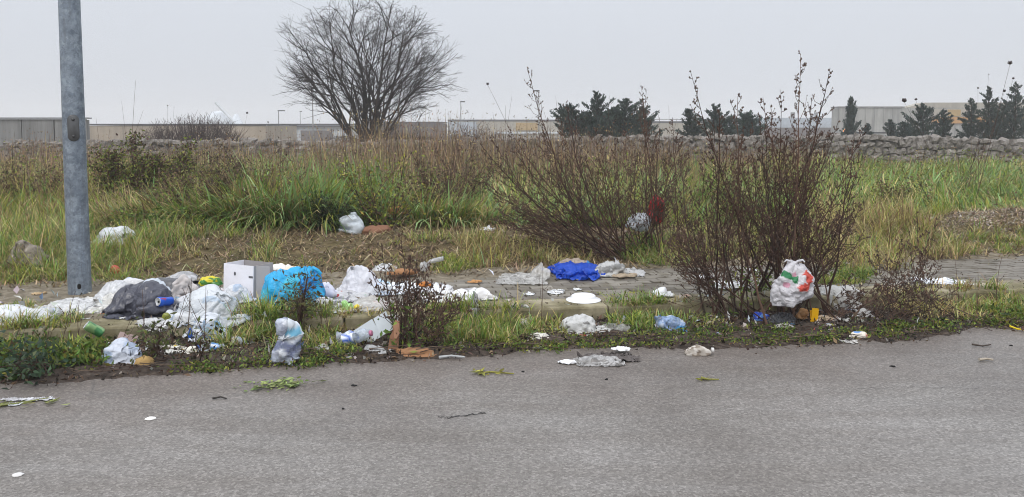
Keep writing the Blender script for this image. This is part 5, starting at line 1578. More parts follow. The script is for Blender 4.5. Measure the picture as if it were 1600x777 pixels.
def orient(o, axis_dir, roll=0):
    o.rotation_euler = Vector(axis_dir).to_track_quat('Z', 'Y').to_euler()
def dented(prof, n, seed, amt, freq=22.0, bend=0.0):
    mb = MB(); mb.lathe(prof, n)
    p = np.array(mb.v); L = p[:, 2].max()
    k = (knoise(p * freq, seed) - .5) * amt
    rad = np.hypot(p[:, 0], p[:, 1]) + 1e-6
    p[:, 0] *= 1 + k / rad; p[:, 1] *= 1 + k / rad
    if bend:
        f = p[:, 2] / L; p[:, 0] += bend * f * f * L; p[:, 2] = L * np.sin(f * 1.2) / math.sin(1.2)
    return p, mb.f
def poly(name, p, fc, mat, col, smooth=True):
    mb = MB(); mb.v = [tuple(x) for x in p]; mb.f = list(fc)
    mb.c = [col] * len(mb.v) if not isinstance(col, np.ndarray) else [tuple(c) for c in col]
    return mb.mesh(name, M[mat], smooth)
def can(label, u, v, col, axis_dir, seed, size=1.0, dent=.012, z=None, lift=0.0, prints=None, Lk=1.0):
    r, L = .033 * size, .115 * size * Lk
    b = spot(u, v, z); b = spot(u, v, b.z + lift); b.z += r
    t = tag(link('drink_can', None, None, b), label, 'can')
    prof = [(r * .78, 0), (r * .95, .004), (r, .012)] + [(r, .012 + (L - .024) * k / 9) for k in range(1, 10)] + [(r * .84, L)]
    p, fc = dented(prof, 24, seed, dent)
    cc = printed(p * np.array([20, 20, 14]), col, prints or [(lin(200, 205, 215), 1.6, .68)], seed)
    body = link('can_body', poly('can_body', p, fc, 'tin', cc), t)
    mb = MB(); mb.lathe([(r * .84, L + .0006), (r * .86, L + .003), (r * .78, L + .003), (r * .76, L + .0009), (.001, L + .0009)], 24, lin(205, 206, 208), cap=False)
    lid = link('lid', mb.mesh('lid', M['tin'], True), t)
    mb = MB(); n = 12; mb.add([(r * .32 * math.cos(k * 6.283 / n) + r * .28, r * .26 * math.sin(k * 6.283 / n), L + .0018) for k in range(n)], [tuple(range(n))], (.008, .008, .008))
    link('opening', mb.mesh('opening', M['bits']), lid)
    orient(t, axis_dir)
    return t
can('blue drink can with open silver end on the heap', 268, 478, lin(25, 85, 190), (-.42, -.88, .16), 3, 1.05, .006, lift=.06, prints=[(lin(170, 40, 50), 1.6, .72)])
can('green drink can tilted against the kerb at the left', 160, 530, lin(60, 120, 70), (-.5, -.25, .45), 4, 1.0, .012, lift=.02, prints=[(lin(130, 165, 110), 1.5, .6)])
def scrap(label, u, v, w, h, col, seed, mat='paper', cat='scrap', name='paper_scrap', group=None, depth=.8, lift=0.0, crease=1.5, prints=None, rot=0.0):
    if h <= 9 and mat == 'paper' and not lift:
        return sheet(label, u, v, w, h * .8, .035 * w / 20, col, prints, seed, mat, cat, name, 'flat', rot, None, .6, 1.8, group=group, nu=22, nv=16)
    return bag(label, u, v, w, h, col, prints, seed, depth, .55 if crease > .5 else .25, crease, None, mat, cat, name, None, None, rot, lift, group)
scrap('round olive-green bottle cap at the foot of the dark sheet', 260, 500, 13, 12, lin(120, 125, 40), 12, 'gloss', 'cap', 'bottle_cap', crease=.15, lift=.02)
scrap('small blue plastic piece beside the hanging striped bag', 298, 515, 11, 19, lin(30, 85, 180), 13, 'gloss', 'scrap', 'plastic_scrap')
scrap('red plastic cup in the verge grass beside the pole', 180, 428, 17, 14, lin(190, 60, 40), 14, 'gloss', 'cup', 'plastic_cup', crease=.3)

# open white carton
def carton():
    b = spot(384, 466); S = b[1] / F
    t = thing('carton', 'open white cardboard box standing behind the blue bag', 'box', b + Vector((-.02, .12, 0)))
    w, d, h, th = .30, .24, .265, .004
    c1 = lin(236, 235, 241)
    def pan(nm, x0, x1, y0, y1, z0, z1, col=c1):
        mb = MB(); mb.box(x0, x1, y0, y1, z0, z1, col); return link(nm, mb.mesh(nm, M['card']), t)
    f = pan('front_panel', -w / 2, w / 2, -d / 2, -d / 2 + th, 0, h)
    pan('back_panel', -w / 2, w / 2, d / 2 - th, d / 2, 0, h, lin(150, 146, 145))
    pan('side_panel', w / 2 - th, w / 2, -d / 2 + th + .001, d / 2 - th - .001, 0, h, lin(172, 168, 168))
    pan('side_panel', -w / 2, -w / 2 + th, -d / 2 + th + .001, d / 2 - th - .001, 0, h)
    pan('base_panel', -w / 2 + th + .001, w / 2 - th - .001, -d / 2 + th + .001, d / 2 - th - .001, .002, .006)
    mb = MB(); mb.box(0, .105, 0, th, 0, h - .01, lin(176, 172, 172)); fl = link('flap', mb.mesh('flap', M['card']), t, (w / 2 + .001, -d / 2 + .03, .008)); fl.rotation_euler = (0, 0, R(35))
    mb = MB(); mb.lathe([(.014, 0), (.014, .0015)], 12, (.12, .12, .13)); hl = link('grip_hole', mb.mesh('grip_hole', M['bits']), f, (-.035, -d / 2 - .001, h - .075)); hl.rotation_euler = (R(90), 0, 0); hl.scale = (.7, 1.1, 1)
    mb = MB(); mb.box(-.02, .02, 0, .0015, -.008, .008, (.12, .12, .13)); link('tape_mark', mb.mesh('tape_mark', M['bits']), f, (w / 2 - .025, -d / 2 - .002, h - .09))
    t.rotation_euler = (R(-2), R(1), R(-22))
carton()

# turquoise bag with two bulging lobes
def blue_bag():
    b = spot(448, 486); S = b[1] / F
    b = b + Vector((0, .13, 0)); b.z = float(G(b[0], b[1]))
    CY, CY2, DB = lin(48, 182, 236), lin(75, 200, 228), lin(20, 70, 150)
    p1, T1, d1 = slack_bag(.37, .34, .33, 61, 1.2, None, .2, b, 52, 34, .9, fill=1.0)
    p2, T2, d2 = slack_bag(.27, .28, .35, 62, 1.2, None, .2, b, 48, 32, .9, fill=1.0)
    p1 = p1 + np.array([-.06, 0, 0]); p2 = p2 + np.array([.10, .08, 0])
    c1 = printed(d1, CY, [(CY2, 2.0, .55), (lin(200, 215, 225), (.42, -.85, .12), (.2, .5, .16)), (DB, (.1, -.9, -.3), (.5, .5, .12))], 61)
    c2 = printed(d2, CY, [(lin(30, 140, 210), 2.6, .6)], 62)
    V = np.concatenate([p1, p2]); T = np.concatenate([T1, T2 + len(p1)]); C = np.concatenate([c1, c2])
    o = tag(link('plastic_bag', npmesh('plastic_bag', V, T, M['bag'], C, True), None, b), 'full turquoise-blue plastic bag on the pavement beside the open box', 'plastic bag'); soft_mesh(o)
    for k, (x, z) in enumerate(((-.10, .27), (.15, .29))):
        mb = MB(); mb.tube([(x, .02, z - .03), (x + .02, .02, z + .01), (x + .05, .02, z - .01), (x + .075, .02, z - .04)], .02, .014, 6, CY); link('handle', mb.mesh('handle', M['bag'], True), o)
blue_bag()
scrap('crumpled white paper poking out of the turquoise bag', 436, 424, 34, 14, lin(235, 230, 222), 15, 'paper', 'paper', 'paper_wad', lift=.20)
scrap('pale cream paper tucked behind the turquoise bag top', 456, 424, 20, 10, lin(225, 215, 195), 16, 'paper', 'paper', 'paper_wad', lift=.20)
scrap('dark blue crushed packet under the turquoise bag', 446, 487, 28, 12, lin(30, 60, 150), 17, 'gloss', 'packet', 'snack_packet')
scrap('brown cardboard strip under the turquoise bag', 484, 480, 40, 7, lin(105, 60, 55), 18, 'card', 'cardboard', 'cardboard_strip')
sheet('crumpled white film spilling between the charcoal sheet and the left edge bag', 110, 492, 90, 22, .07, lin(224, 224, 224), None, 130, 'film', prof='dome', edge=.5)
sheet('white torn bag lying flat before the big white sack', 352, 506, 70, 18, .05, lin(220, 222, 226), [(LBLUE, 3.0, .7)], 131, 'bag', 'plastic bag', 'plastic_bag', 'dome', edge=.5)
sheet('pale film crumpled on top of the dark bag behind the can', 285, 446, 60, 14, .10, lin(205, 206, 210), None, 132, 'film', prof='dome', edge=.4, lift=.05)
sheet('white torn plastic under the round white bag', 545, 474, 80, 18, .05, lin(214, 214, 216), [(lin(160, 160, 165), 4, .7)], 133, 'bag', 'plastic sheet', 'plastic_sheet', 'dome', edge=.5)
sheet('creased white paper between the newspaper heap and the paper sack', 690, 462, 40, 14, .05, lin(216, 216, 218), None, 134, 'paper', 'paper', 'paper_sheet', 'dome', edge=.5)
sheet('dirty white film in the gutter grass below the turquoise bag', 505, 556, 40, 10, .05, lin(196, 196, 192), None, 135, 'film', prof='dome', edge=.5)
for (u, v, w, h, c_, s_, lb, m_) in (
    (262, 492, 58, 26, WHITE, 140, 'white crumpled bag wedged under the drink can', 'bag'),
    (300, 486, 50, 34, lin(226, 226, 230), 141, 'white bag between the drink can and the big sack', 'bag'),
    (368, 474, 44, 36, lin(228, 230, 234), 142, 'white crumpled bag leaning on the open box', 'bag'),
    (205, 452, 46, 22, lin(232, 232, 234), 143, 'white bag top behind the charcoal sheet', 'bag'),
    (348, 500, 44, 22, lin(214, 222, 232), 144, 'pale blue-white bag at the right foot of the big sack', 'bag'),
    (62, 498, 60, 20, lin(226, 228, 230), 145, 'flattened white bag right of the left edge bag', 'bag'),
    (512, 482, 44, 20, lin(222, 222, 226), 146, 'crumpled white bag right of the turquoise bag foot', 'bag'),
    (592, 462, 46, 26, lin(222, 224, 228), 147, 'white bag behind the stems of the small dead shrub', 'bag'),
    (640, 458, 50, 20, lin(228, 230, 234), 148, 'crumpled white paper right of the small dead shrub stems', 'paper'),
    (690, 474, 40, 14, lin(218, 218, 220), 149, 'white torn paper left of the folded paper sack', 'paper'),
    (125, 566, 30, 14, lin(220, 224, 230), 150, 'white torn bag beside the left gutter weeds', 'bag'),
    (272, 562, 46, 18, lin(224, 222, 214), 151, 'dirty white napkin bundle under the kerb at the left', 'paper'),
    (318, 556, 30, 14, lin(216, 220, 226), 152, 'white film bit beside the small crushed bottle', 'bag'),
    (548, 560, 30, 12, lin(206, 206, 204), 153, 'dirty white film below the crushed bottle', 'film'),
    (240, 514, 40, 16, lin(222, 222, 222), 156, 'white film hanging off the kerb below the charcoal sheet', 'film'),
    (288, 528, 46, 24, lin(226, 228, 230), 157, 'white bag left of the striped bag under the kerb', 'bag'),
    (372, 540, 36, 18, lin(216, 216, 214), 158, 'dirty white bag right of the striped bag in the grass', 'bag'),
    (480, 470, 40, 18, lin(224, 226, 230), 159, 'white bag squashed behind the turquoise bag foot', 'bag'),
    (570, 482, 50, 14, lin(216, 216, 214), 160, 'torn white sheet before the round white bag', 'film'),
    (612, 500, 30, 12, lin(206, 204, 200), 161, 'white wrapper at the kerb behind the tilted board', 'paper'),
    (1130, 452, 36, 12, lin(222, 222, 222), 154, 'crumpled white paper on the kerb behind the left-leaning tall shrub', 'paper'),
    (1300, 516, 30, 12, lin(214, 212, 206), 155, 'torn white film in the twigs right of the yellow card', 'bag')):
    bag(lb, u, v, w, h, c_, [(lin(190, 205, 225), 3.0, .68)] if m_ == 'bag' else None, s_, .7, .35, 1.15, None, m_, 'plastic bag' if m_ == 'bag' else 'paper' if m_ == 'paper' else 'plastic film', 'plastic_bag' if m_ == 'bag' else 'paper_wad' if m_ == 'paper' else 'plastic_film')
# --- middle of the pavement
bag('crumpled pale lilac paper right of the turquoise bag', 508, 468, 30, 32, lin(205, 206, 220), None, 19, .7, mat='paper', cat='paper', name='paper_wad', crease=1.3)
bag('big round white bag beside the small dead shrub', 565, 460, 68, 58, lin(228, 228, 234), None, 20, .85, lump=.15, crease=.7)
sheet('white printed paper flat under the round white bag', 555, 462, 62, 10, .02, lin(205, 206, 215), None, 21, 'paper', 'paper', 'paper_sheet', 'flat')
sheet('large flat torn white sheet along the kerb right of the turquoise bag', 520, 490, 88, 14, .02, lin(210, 212, 214), [(lin(150, 150, 150), 3.5, .65)], 22, 'paper', 'paper', 'paper_sheet', 'flat', edge=.4)
sheet('dirty white plastic beside the lime-green packet', 582, 488, 60, 20, .06, lin(200, 196, 190), None, 23, 'film', prof='dome')
scrap('pinkish meat tray among the papers', 532, 468, 26, 13, lin(190, 140, 130), 24, 'gloss', 'tray', 'food_tray', prints=[(lin(150, 50, 50), 2.2, .6)])
scrap('lime-green snack packet at the kerb edge', 543, 486, 20, 16, lin(170, 220, 140), 25, 'gloss', 'packet', 'snack_packet')
scrap('yellow lid beside the lime-green packet', 558, 484, 11, 9, lin(225, 200, 40), 26, 'gloss', 'cap', 'bottle_cap', crease=.3)
scrap('red wrapper left of the dead shrub stem', 588, 478, 13, 8, lin(200, 60, 45), 27, 'gloss', 'wrapper', 'wrapper')
scrap('small red wrapper right of the dead shrub stem', 602, 479, 9, 7, lin(195, 50, 45), 28, 'gloss', 'wrapper', 'wrapper')
scrap('light blue tissue box scrap behind the dead shrub', 594, 448, 18, 14, lin(185, 212, 232), 29, 'paper', 'scrap', 'paper_scrap')
sheet('white newspaper heap behind the small dead shrub', 622, 462, 52, 24, .07, lin(225, 230, 236), [(lin(120, 125, 130), 7.0, .62)], 30, 'paper', 'newspaper', 'newspaper', 'dome', edge=.3, fold=1.3)
sheet('white crumpled plastic behind the newspaper heap', 600, 430, 40, 12, .05, lin(215, 216, 218), None, 31, prof='dome')
scrap('crumpled brown paper bag behind the newspaper heap', 630, 432, 34, 17, lin(158, 116, 82), 32, 'paper', 'paper bag', 'paper_bag', crease=1.3, lift=.03)
scrap('orange-brown bread crust on white paper', 662, 449, 18, 11, lin(175, 110, 55), 33, 'paper', 'crust', 'bread_crust', lift=.01)
sheet('white paper under the bread crust', 670, 452, 32, 10, .03, lin(220, 224, 228), None, 34, 'paper', 'paper', 'paper_sheet', 'flat')
sheet('torn white paper below the newspaper heap', 660, 474, 44, 12, .03, lin(205, 203, 200), [(lin(120, 110, 100), 5.0, .6)], 35, 'paper', 'paper', 'paper_sheet', 'flat', edge=.5)
def film_tube():
    b = spot(668, 426)
    t = tag(link('plastic_tube', None, None, b), 'grey film tube sticking up at the back of the pavement', 'plastic film')
    mb = MB(); S = b[1] / F
    P_ = [at(u, v, b[1] + .02) - b for u, v in ((664, 424), (667, 414), (674, 408), (684, 406), (693, 404))]
    mb.tube(P_, .022, .02, 9, lin(190, 190, 192), cap=True)
    p = np.array(mb.v); p += (knoise(p * 35, 3)[:, None] - .5) * .012
    link('tube_film', poly('tube_film', p, mb.f, 'film', lin(200, 200, 202)), t)
    q, T, d = bag_shape(.10, .08, .10, 77, .3, 1.2); q = q + np.array([-.03, 0, 0])
    link('tube_end', npmesh('tube_end', q, T, M['film'], printed(d, lin(190, 190, 190), None, 1), True), t)
film_tube()
bag('folded white paper sack on the pavement right of the dead shrub', 733, 471, 78, 27, lin(226, 225, 226), [(lin(150, 148, 150), 6.0, .70)], 36, .55, .25, 1.1, None, 'paper', 'paper sack', 'paper_sack')
scrap('brown paper cup lying behind the white paper sack', 741, 443, 14, 10, lin(180, 135, 90), 37, 'paper', 'cup', 'paper_cup')
sheet('translucent grey film with one corner standing up', 815, 446, 84, 20, .13, lin(190, 188, 184), None, 38, 'film', prof='peak_right', edge=.3, fold=.8)
sheet('bright blue plastic sheet crumpled at the foot of the left-leaning shrub', 905, 437, 100, 24, .095, lin(26, 80, 200), [(lin(30, 130, 200), (.35, .5, 0), (.3, .25, 1)), (lin(180, 165, 150), (-.1, .55, 0), (.28, .25, 1))], 39, 'bag', prof='dome', edge=.75, fold=1.7)
bag('white striped plastic bag right of the blue sheet', 950, 432, 52, 32, lin(205, 205, 203), [(lin(150, 150, 148), 5.0, .6)], 40, .7, .35, 1.2)
sheet('white cloth bag with a raised end under the upright shrub', 985, 433, 46, 16, .14, lin(205, 205, 205), None, 41, 'bag', 'plastic bag', 'plastic_bag', 'peak_left', edge=.3)
scrap('dirty tan rag beside the white cloth bag', 975, 434, 30, 10, lin(165, 150, 130), 42, 'paper', 'rag', 'cloth_rag')
# upturned plate
b = spot(914, 475); b = b + Vector((0, .13, .004))
mb = MB(); mb.lathe([(.140, 0), (.139, .003), (.128, .008), (.104, .016), (.098, .022), (.096, .034), (.088, .040), (.082, .0395), (.001, .039)], 48, lin(236, 237, 240), cap=False)
pl = tag(link('plate', mb.mesh('plate', M['gloss'], True), None, b), 'white plastic plate lying upside down on the kerb', 'plate')
mb = MB(); mb.lathe([(.078, .0398), (.076, .0425), (.074, .0398)], 40, lin(232, 233, 236), cap=False); link('foot_ring', mb.mesh('foot_ring', M['gloss'], True), pl)
for i, (u, v, w, h, s_, lb) in enumerate([(828, 463, 16, 5, 43, 'small white paper strip on the paving left of the plate'), (868, 461, 28, 8, 44, 'white plastic spoon-shaped scrap left of the plate'), (902, 455, 12, 8, 45, 'tiny white tissue behind the plate'), (1036, 464, 26, 18, 46, 'crushed white cup on the kerb right of the plate'), (1098, 436, 24, 10, 47, 'white plastic bit on the paving between the tall shrubs'), (1318, 414, 16, 8, 48, 'small white paper at the back edge of the pavement'), (1492, 376, 15, 8, 49, 'pale plastic cup on the grassy gravel bank'), (105, 408, 9, 11, 50, 'small white paper behind the pole'), (1100, 353, 18, 7, 51, 'white plastic shred in the grass behind the tall shrubs'), (930, 343, 12, 10, 52, 'small white scrap inside the left-leaning shrub'), (762, 362, 26, 6, 53, 'white film shred at the edge of the field'), (1065, 412, 14, 8, 54, 'white scrap at the verge left of the tall shrubs'), (1175, 425, 14, 7, 55, 'white scrap behind the tallest shrub')]):
    scrap(lb, u, v, w, h, lin(228, 230, 232), s_, 'paper', 'scrap', 'paper_scrap')
sheet('flat white paper on the paving behind the tall left-leaning shrub', 1140, 450, 44, 10, .02, lin(220, 222, 224), None, 56, 'paper', 'paper', 'paper_sheet', 'flat')
sheet('long flat white paper on the paving at the right', 1470, 446, 76, 10, .025, lin(226, 229, 234), [(lin(160, 165, 175), 6.0, .7)], 57, 'paper', 'paper', 'paper_sheet', 'flat', edge=.2, rot=-.05)
# printed carrier bag caught in the shrub
RED, GRE, PNK = lin(215, 85, 70), lin(40, 125, 75), lin(225, 165, 185)
bag('white carrier bag with red and green print caught in the tallest shrub', 1236, 480, 74, 72, lin(222, 220, 224),
    [(PNK, (-.45, -.85, .15), (.2, .5, .14)), (GRE, (-.25, -.7, .62), (.42, .6, .18)), (GRE, (-.02, -.75, .45), (.17, .5, .26)), (RED, (.64, -.6, .45), (.2, .55, .5)), (RED, (.38, -.88, .02), (.34, .55, .2)), (PNK, (.02, -.6, .78), (.15, .4, .10))],
    58, .65, .3, 1.0, ((-.75, -.2, -1), .35, .4), hard=True, knot=(.05, 0, .93), z=.19, lift=.02)
sheet('white film with ragged ends on the kerb right of the carrier bag', 1312, 470, 66, 16, .07, lin(212, 210, 206), None, 59, prof='dome', edge=.5, fold=1.4)
scrap('white ragged film end hanging over the kerb', 1348, 476, 18, 16, lin(210, 208, 205), 60, 'bag', 'plastic film', 'plastic_film')
scrap('blue chocolate packet below the kerb under the shrub', 1188, 503, 27, 15, lin(25, 65, 170), 61, 'gloss', 'packet', 'snack_packet', prints=[(lin(120, 165, 225), 3.0, .64)])
bag('dark grey clear tray leaning at the foot of the carrier bag', 1222, 512, 46, 27, lin(95, 98, 104), [(lin(110, 170, 210), (.5, -.6, .5), (.25, .5, .25))], 62, .6, mat='clear', cat='tray', name='plastic_tray')
scrap('dirty white bag flat in front of the grey tray', 1222, 518, 40, 14, lin(205, 202, 196), 63, 'bag', 'plastic bag', 'plastic_bag', depth=.5)
scrap('brown paper cup wedged behind the yellow card', 1254, 500, 15, 25, lin(165, 125, 85), 64, 'paper', 'cup', 'paper_cup', crease=.7)
b = spot(1267, 506); t = thing('yellow_card', 'folded yellow card standing beside the brown paper cup', 'card', b)
for k, (x0, a) in enumerate(((0, .25), (.0, .9))):
    mb = MB(); mb.box(0, .06 - k * .015, 0, .003, 0, .12 - .02 * k, lin(225, 170, 20)); o = link('card_leaf', mb.mesh('card_leaf', M['card']), t, (0, k * .004, 0)); o.rotation_euler = (R(-6), R(8), a)
sheet('torn white plastic shreds in front of the yellow card', 1284, 522, 44, 14, .04, lin(205, 200, 196), [(lin(120, 110, 100), 5, .62)], 65, prof='dome', edge=.6, fold=1.6)
scrap('beige crumpled paper in the gutter right of the yellow card', 1290, 504, 24, 12, lin(180, 160, 138), 66, 'paper', 'paper', 'paper_wad')
scrap('white plastic shred in the gutter right of the beige paper', 1310, 506, 22, 16, lin(200, 198, 194), 67, 'bag', 'plastic film', 'plastic_film')
for (u, v, w, h, s_, lb) in ((1335, 498, 22, 6, 68, 'grey-white strip among the twigs at the right'), (1352, 497, 20, 6, 69, 'white strip among the twigs at the right'), (1325, 537, 34, 9, 70, 'flat white wrapper at the road edge'), (1487, 516, 8, 6, 71, 'tiny white pebble under the tangled brush')):
    scrap(lb, u, v, w, h, lin(205, 203, 200), s_, 'paper', 'scrap', 'paper_scrap', depth=.6)
bag('small crushed carton with blue and red print at the road edge', 1340, 531, 32, 14, lin(222, 214, 202), [(lin(110, 150, 205), (-.1, -.1, .8), (.4, .5, .4)), (lin(190, 110, 90), (.6, -.6, .4), (.25, .5, .2)), (lin(215, 200, 110), (-.5, -.8, 0), (.3, .4, .2))], 121, .6, .3, .7, None, 'card', 'carton', 'carton')
o = bag('crushed muddy white drink carton with a cap on the asphalt', 1090, 557, 42, 18, lin(172, 164, 154), [(lin(130, 118, 106), 2.4, .56), (lin(196, 190, 182), 3.0, .62)], 122, .55, .3, .75, None, 'card', 'carton', 'carton')
mb = MB(); mb.lathe([(.016, 0), (.016, .014), (.013, .017)], 14, lin(215, 213, 210)); c_ = link('cap', mb.mesh('cap', M['gloss'], True), o, (.088, -.01, .035)); c_.rotation_euler = (0, R(90), 0)

# --- gutter, left to right
bag('white bag with printed edges lying in the left gutter', 192, 574, 74, 50, lin(214, 220, 232), [(lin(185, 200, 225), 2.4, .6)], 72, .7, .25, .8)
sheet('brown and black printed card under the white gutter bag', 172, 581, 62, 9, .06, lin(150, 120, 85), [(lin(190, 90, 40), (-.7, -.2, 0), (.3, .8, 1)), (lin(40, 38, 45), (-.35, -.4, 0), (.3, .5, 1))], 73, 'card', 'cardboard', 'printed_card', 'back', edge=.15, fold=.6)
bag('ochre paper food tray beside the white gutter bag', 224, 574, 34, 22, lin(175, 145, 95), None, 74, .7, mat='card', cat='tray', name='paper_tray', crease=.6)
b = spot(190, 527); t = tag(link('cardboard_piece', None, None, b + Vector((0, .04, 0))), 'pinkish-grey cardboard corner beside the green can', 'cardboard')
mb = MB(); mb.box(-.06, .06, -.003, .003, 0, .075, lin(165, 145, 140)); o = link('cardboard_face', mb.mesh('cardboard_face', M['card']), t); o.rotation_euler = (R(-35), R(18), .2)
bag('small clear plastic bag among the left weeds', 106, 558, 34, 20, lin(205, 215, 225), None, 75, .8, mat='film')
for i, (u, v, w, h, s_, lb) in enumerate([(258, 548, 22, 14, 76, 'white torn napkin at the left of the row below the sack'), (277, 552, 22, 16, 77, 'white torn napkin in the middle of the row below the sack'), (296, 556, 20, 18, 78, 'white torn napkin at the right of the row below the sack'), (246, 522, 12, 6, 79, 'white tissue scrap under the kerb at the left')]):
    scrap(lb, u, v, w, h, lin(225, 222, 212), s_, 'paper', 'napkin', 'paper_napkin', prints=[(lin(215, 190, 60), 3, .74)])
scrap('white scrap on the dirt beside the bottom left weeds', 100, 573, 14, 8, lin(220, 222, 225), 80)
scrap('pale scrap with a green tip on the left dirt', 158, 585, 22, 9, lin(215, 218, 205), 81, prints=[(lin(140, 165, 90), (.6, 0, 0), (.5, 2, 2))])

def bottle(label, u, v, axis_dir, seed, L=.22, r=.034, dent=.02, bend=0.0, col=lin(205, 215, 225), labelcol=lin(90, 150, 215), capcol=lin(60, 110, 190), lift=0.0, z=None, mat='clear'):
    b = spot(u, v, z); b.z += r * .8 + lift
    t = tag(link('plastic_bottle', None, None, b), label, 'bottle')
    prof = [(r * .6, 0), (r * .95, .006)] + [(r * (.97 + .03 * (k % 2)), .012 + L * .62 * k / 11) for k in range(12)] + [(r * .85, L * .74), (r * .55, L * .86), (r * .36, L * .92), (r * .36, L)]
    p, fc = dented(prof, 22, seed, dent, 20, bend)
    link('bottle_body', poly('bottle_body', p, fc, mat, col), t)
    lp = [(r * 1.02, L * .22), (r * 1.03, L * .35), (r * 1.03, L * .48), (r * 1.02, L * .56)]
    mb = MB(); mb.lathe(lp, 22, cap=False); q = np.array(mb.v); k = (knoise(q * 20, seed) - .5) * dent; rad = np.hypot(q[:, 0], q[:, 1]); q[:, :2] *= (1 + k / rad)[:, None]
    if bend: f = q[:, 2] / L; q[:, 0] += bend * f * f * L; q[:, 2] = L * np.sin(f * 1.2) / math.sin(1.2)
    link('bottle_label', poly('bottle_label', q, mb.f, 'gloss', printed(q * 30, labelcol, [(lin(225, 230, 238), 1.2, .55)], seed)), t)
    mb = MB(); mb.lathe([(r * .45, 0), (r * .45, .016), (r * .38, .02)], 14, capcol); o = link('cap', mb.mesh('cap', M['gloss'], True), t, (bend * L, 0, L - .004))
    orient(t, axis_dir)
    return t
bottle('small crushed clear bottle with a blue label in the gutter', 352, 550, (-.9, -.2, .1), 3, .16, .032, .02)
# bent clear bottle standing at the road edge
def bent_bottle():
    b = spot(440, 574); S = b[1] / F; b = b + Vector((0, .05, 0))
    t = tag(link('plastic_bottle', None, None, b), 'crumpled clear bottle bent over upright at the road edge', 'bottle')
    P_ = [Vector((x * S, y, z * S)) for x, y, z in ((-2, 0, 4), (0, .01, 18), (6, .02, 30), (12, .03, 42), (10, .02, 54), (2, .0, 62), (-10, -.02, 58))]
    rad = [19, 23, 20, 16, 18, 17, 12]
    mb = MB(); n = 22; pts = []; rs = []
    for k in range(len(P_) - 1):
        for j in range(5): f = j / 5; pts.append(P_[k].lerp(P_[k + 1], f)); rs.append((rad[k] * (1 - f) + rad[k + 1] * f) * S)
    pts.append(P_[-1]); rs.append(rad[-1] * S * .6)
    V = []
    for k, p in enumerate(pts):
        d = (pts[min(k + 1, len(pts) - 1)] - pts[max(k - 1, 0)]).normalized(); a = d.cross(Vector((0, 1, 0))).normalized(); c = d.cross(a)
        for j in range(n): th_ = j / n * 6.283; V.append(p + a * rs[k] * math.cos(th_) + c * rs[k] * math.sin(th_) * .75)
    V = np.array([tuple(v) for v in V]); V[:, 2] = np.maximum(V[:, 2], .002)
    V += (np.stack([knoise(V * 24 + 3, 5), knoise(V * 24 + 9, 6), knoise(V * 24, 7) * .6], 1) - .45) * .03
    m_ = len(pts); Fc = [(k * n + j, k * n + (j + 1) % n, (k + 1) * n + (j + 1) % n, (k + 1) * n + j) for k in range(m_ - 1) for j in range(n)] + [tuple(range(n))[::-1], tuple((m_ - 1) * n + j for j in range(n))]
    V = crinkle(V.reshape(m_, n, 3), True, 5, .8).reshape(-1, 3)
    C = printed(V * 12, lin(188, 195, 212), [(lin(110, 118, 150), 1.5, .62), (lin(232, 236, 242), 1.8, .66)], 4)
    link('bottle_body', poly('bottle_body', V, Fc, 'film', C), t)
    lo, hi = 17 * n, 26 * n
    LV = V[lo:hi] * 1.0; cen = np.repeat(np.array([tuple(p) for p in pts[17:26]]), n, 0); LV = cen + (LV - cen) * 1.06
    Fl = [(k * n + j, k * n + (j + 1) % n, (k + 1) * n + (j + 1) % n, (k + 1) * n + j) for k in range(8) for j in range(n)]
    link('bottle_label', poly('bottle_label', LV, Fl, 'gloss', printed(LV * 14, lin(222, 228, 234), [(lin(120, 185, 215), 1.3, .64)], 5)), t)
bent_bottle()
bottle('crushed bottle with blue and magenta label beside the white board', 528, 540, (.85, -.15, .22), 6, .24, .045, .075, 0, lin(200, 210, 225), lin(50, 95, 190), lin(190, 115, 145))
b = spot(585, 536); t = tag(link('carton_board', None, None, b + Vector((.0, .03, .085))), 'white creased carton board tilted up before the dead shrub', 'cardboard')
for k, (x0, x1, a) in enumerate(((-.13, .02, 6), (.022, .13, -14))):
    mb = MB(); mb.box(x0, x1, -.004, .004, -.065, .075, lin(205, 212, 216)); o = link('board_panel', mb.mesh('board_panel', M['card']), t); o.rotation_euler = (R(-18), R(-32), R(a))
scrap('white plastic shreds under the tilted carton board', 590, 556, 36, 22, lin(198, 198, 198), 82, 'film', 'plastic film', 'plastic_film')
b = spot(616, 553); t = thing('brown_card', 'brown kraft card standing upright beside the dead shrub', 'cardboard', b + Vector((0, .02, 0)))
for k, (dx, dz, a, w, h) in enumerate(((-.012, .0, .35, .07, .15), (.008, .09, -.45, .055, .12))):
    mb = MB(); mb.add([(-w / 2, 0, .02), (0, 0, 0), (w / 2, .004, .04), (w * .45, .006, h), (-w * .1, .002, h * 1.05), (-w * .45, 0, h * .7)] + [(x, y + .004, z) for x, y, z in [(-w / 2, 0, .02), (0, 0, 0), (w / 2, .004, .04), (w * .45, .006, h), (-w * .1, .002, h * 1.05), (-w * .45, 0, h * .7)]],
        [(0, 1, 2, 3, 4, 5), (11, 10, 9, 8, 7, 6)] + [(k2, k2 + 6, (k2 + 1) % 6 + 6, (k2 + 1) % 6) for k2 in range(6)], lin(150, 112, 88) if k == 0 else lin(165, 125, 100))
    o = link('card_fold', mb.mesh('card_fold', M['card']), t, (dx, .01 * k, dz)); o.rotation_euler = (R(-8), R(8 - 14 * k), a)
bag('tan crumpled kraft paper lying in the dirt right of the dead shrub', 655, 558, 62, 18, lin(160, 120, 88), None, 83, .5, .3, .9, ((-1, 0, .6), .35, .4), 'paper', 'paper', 'kraft_paper')
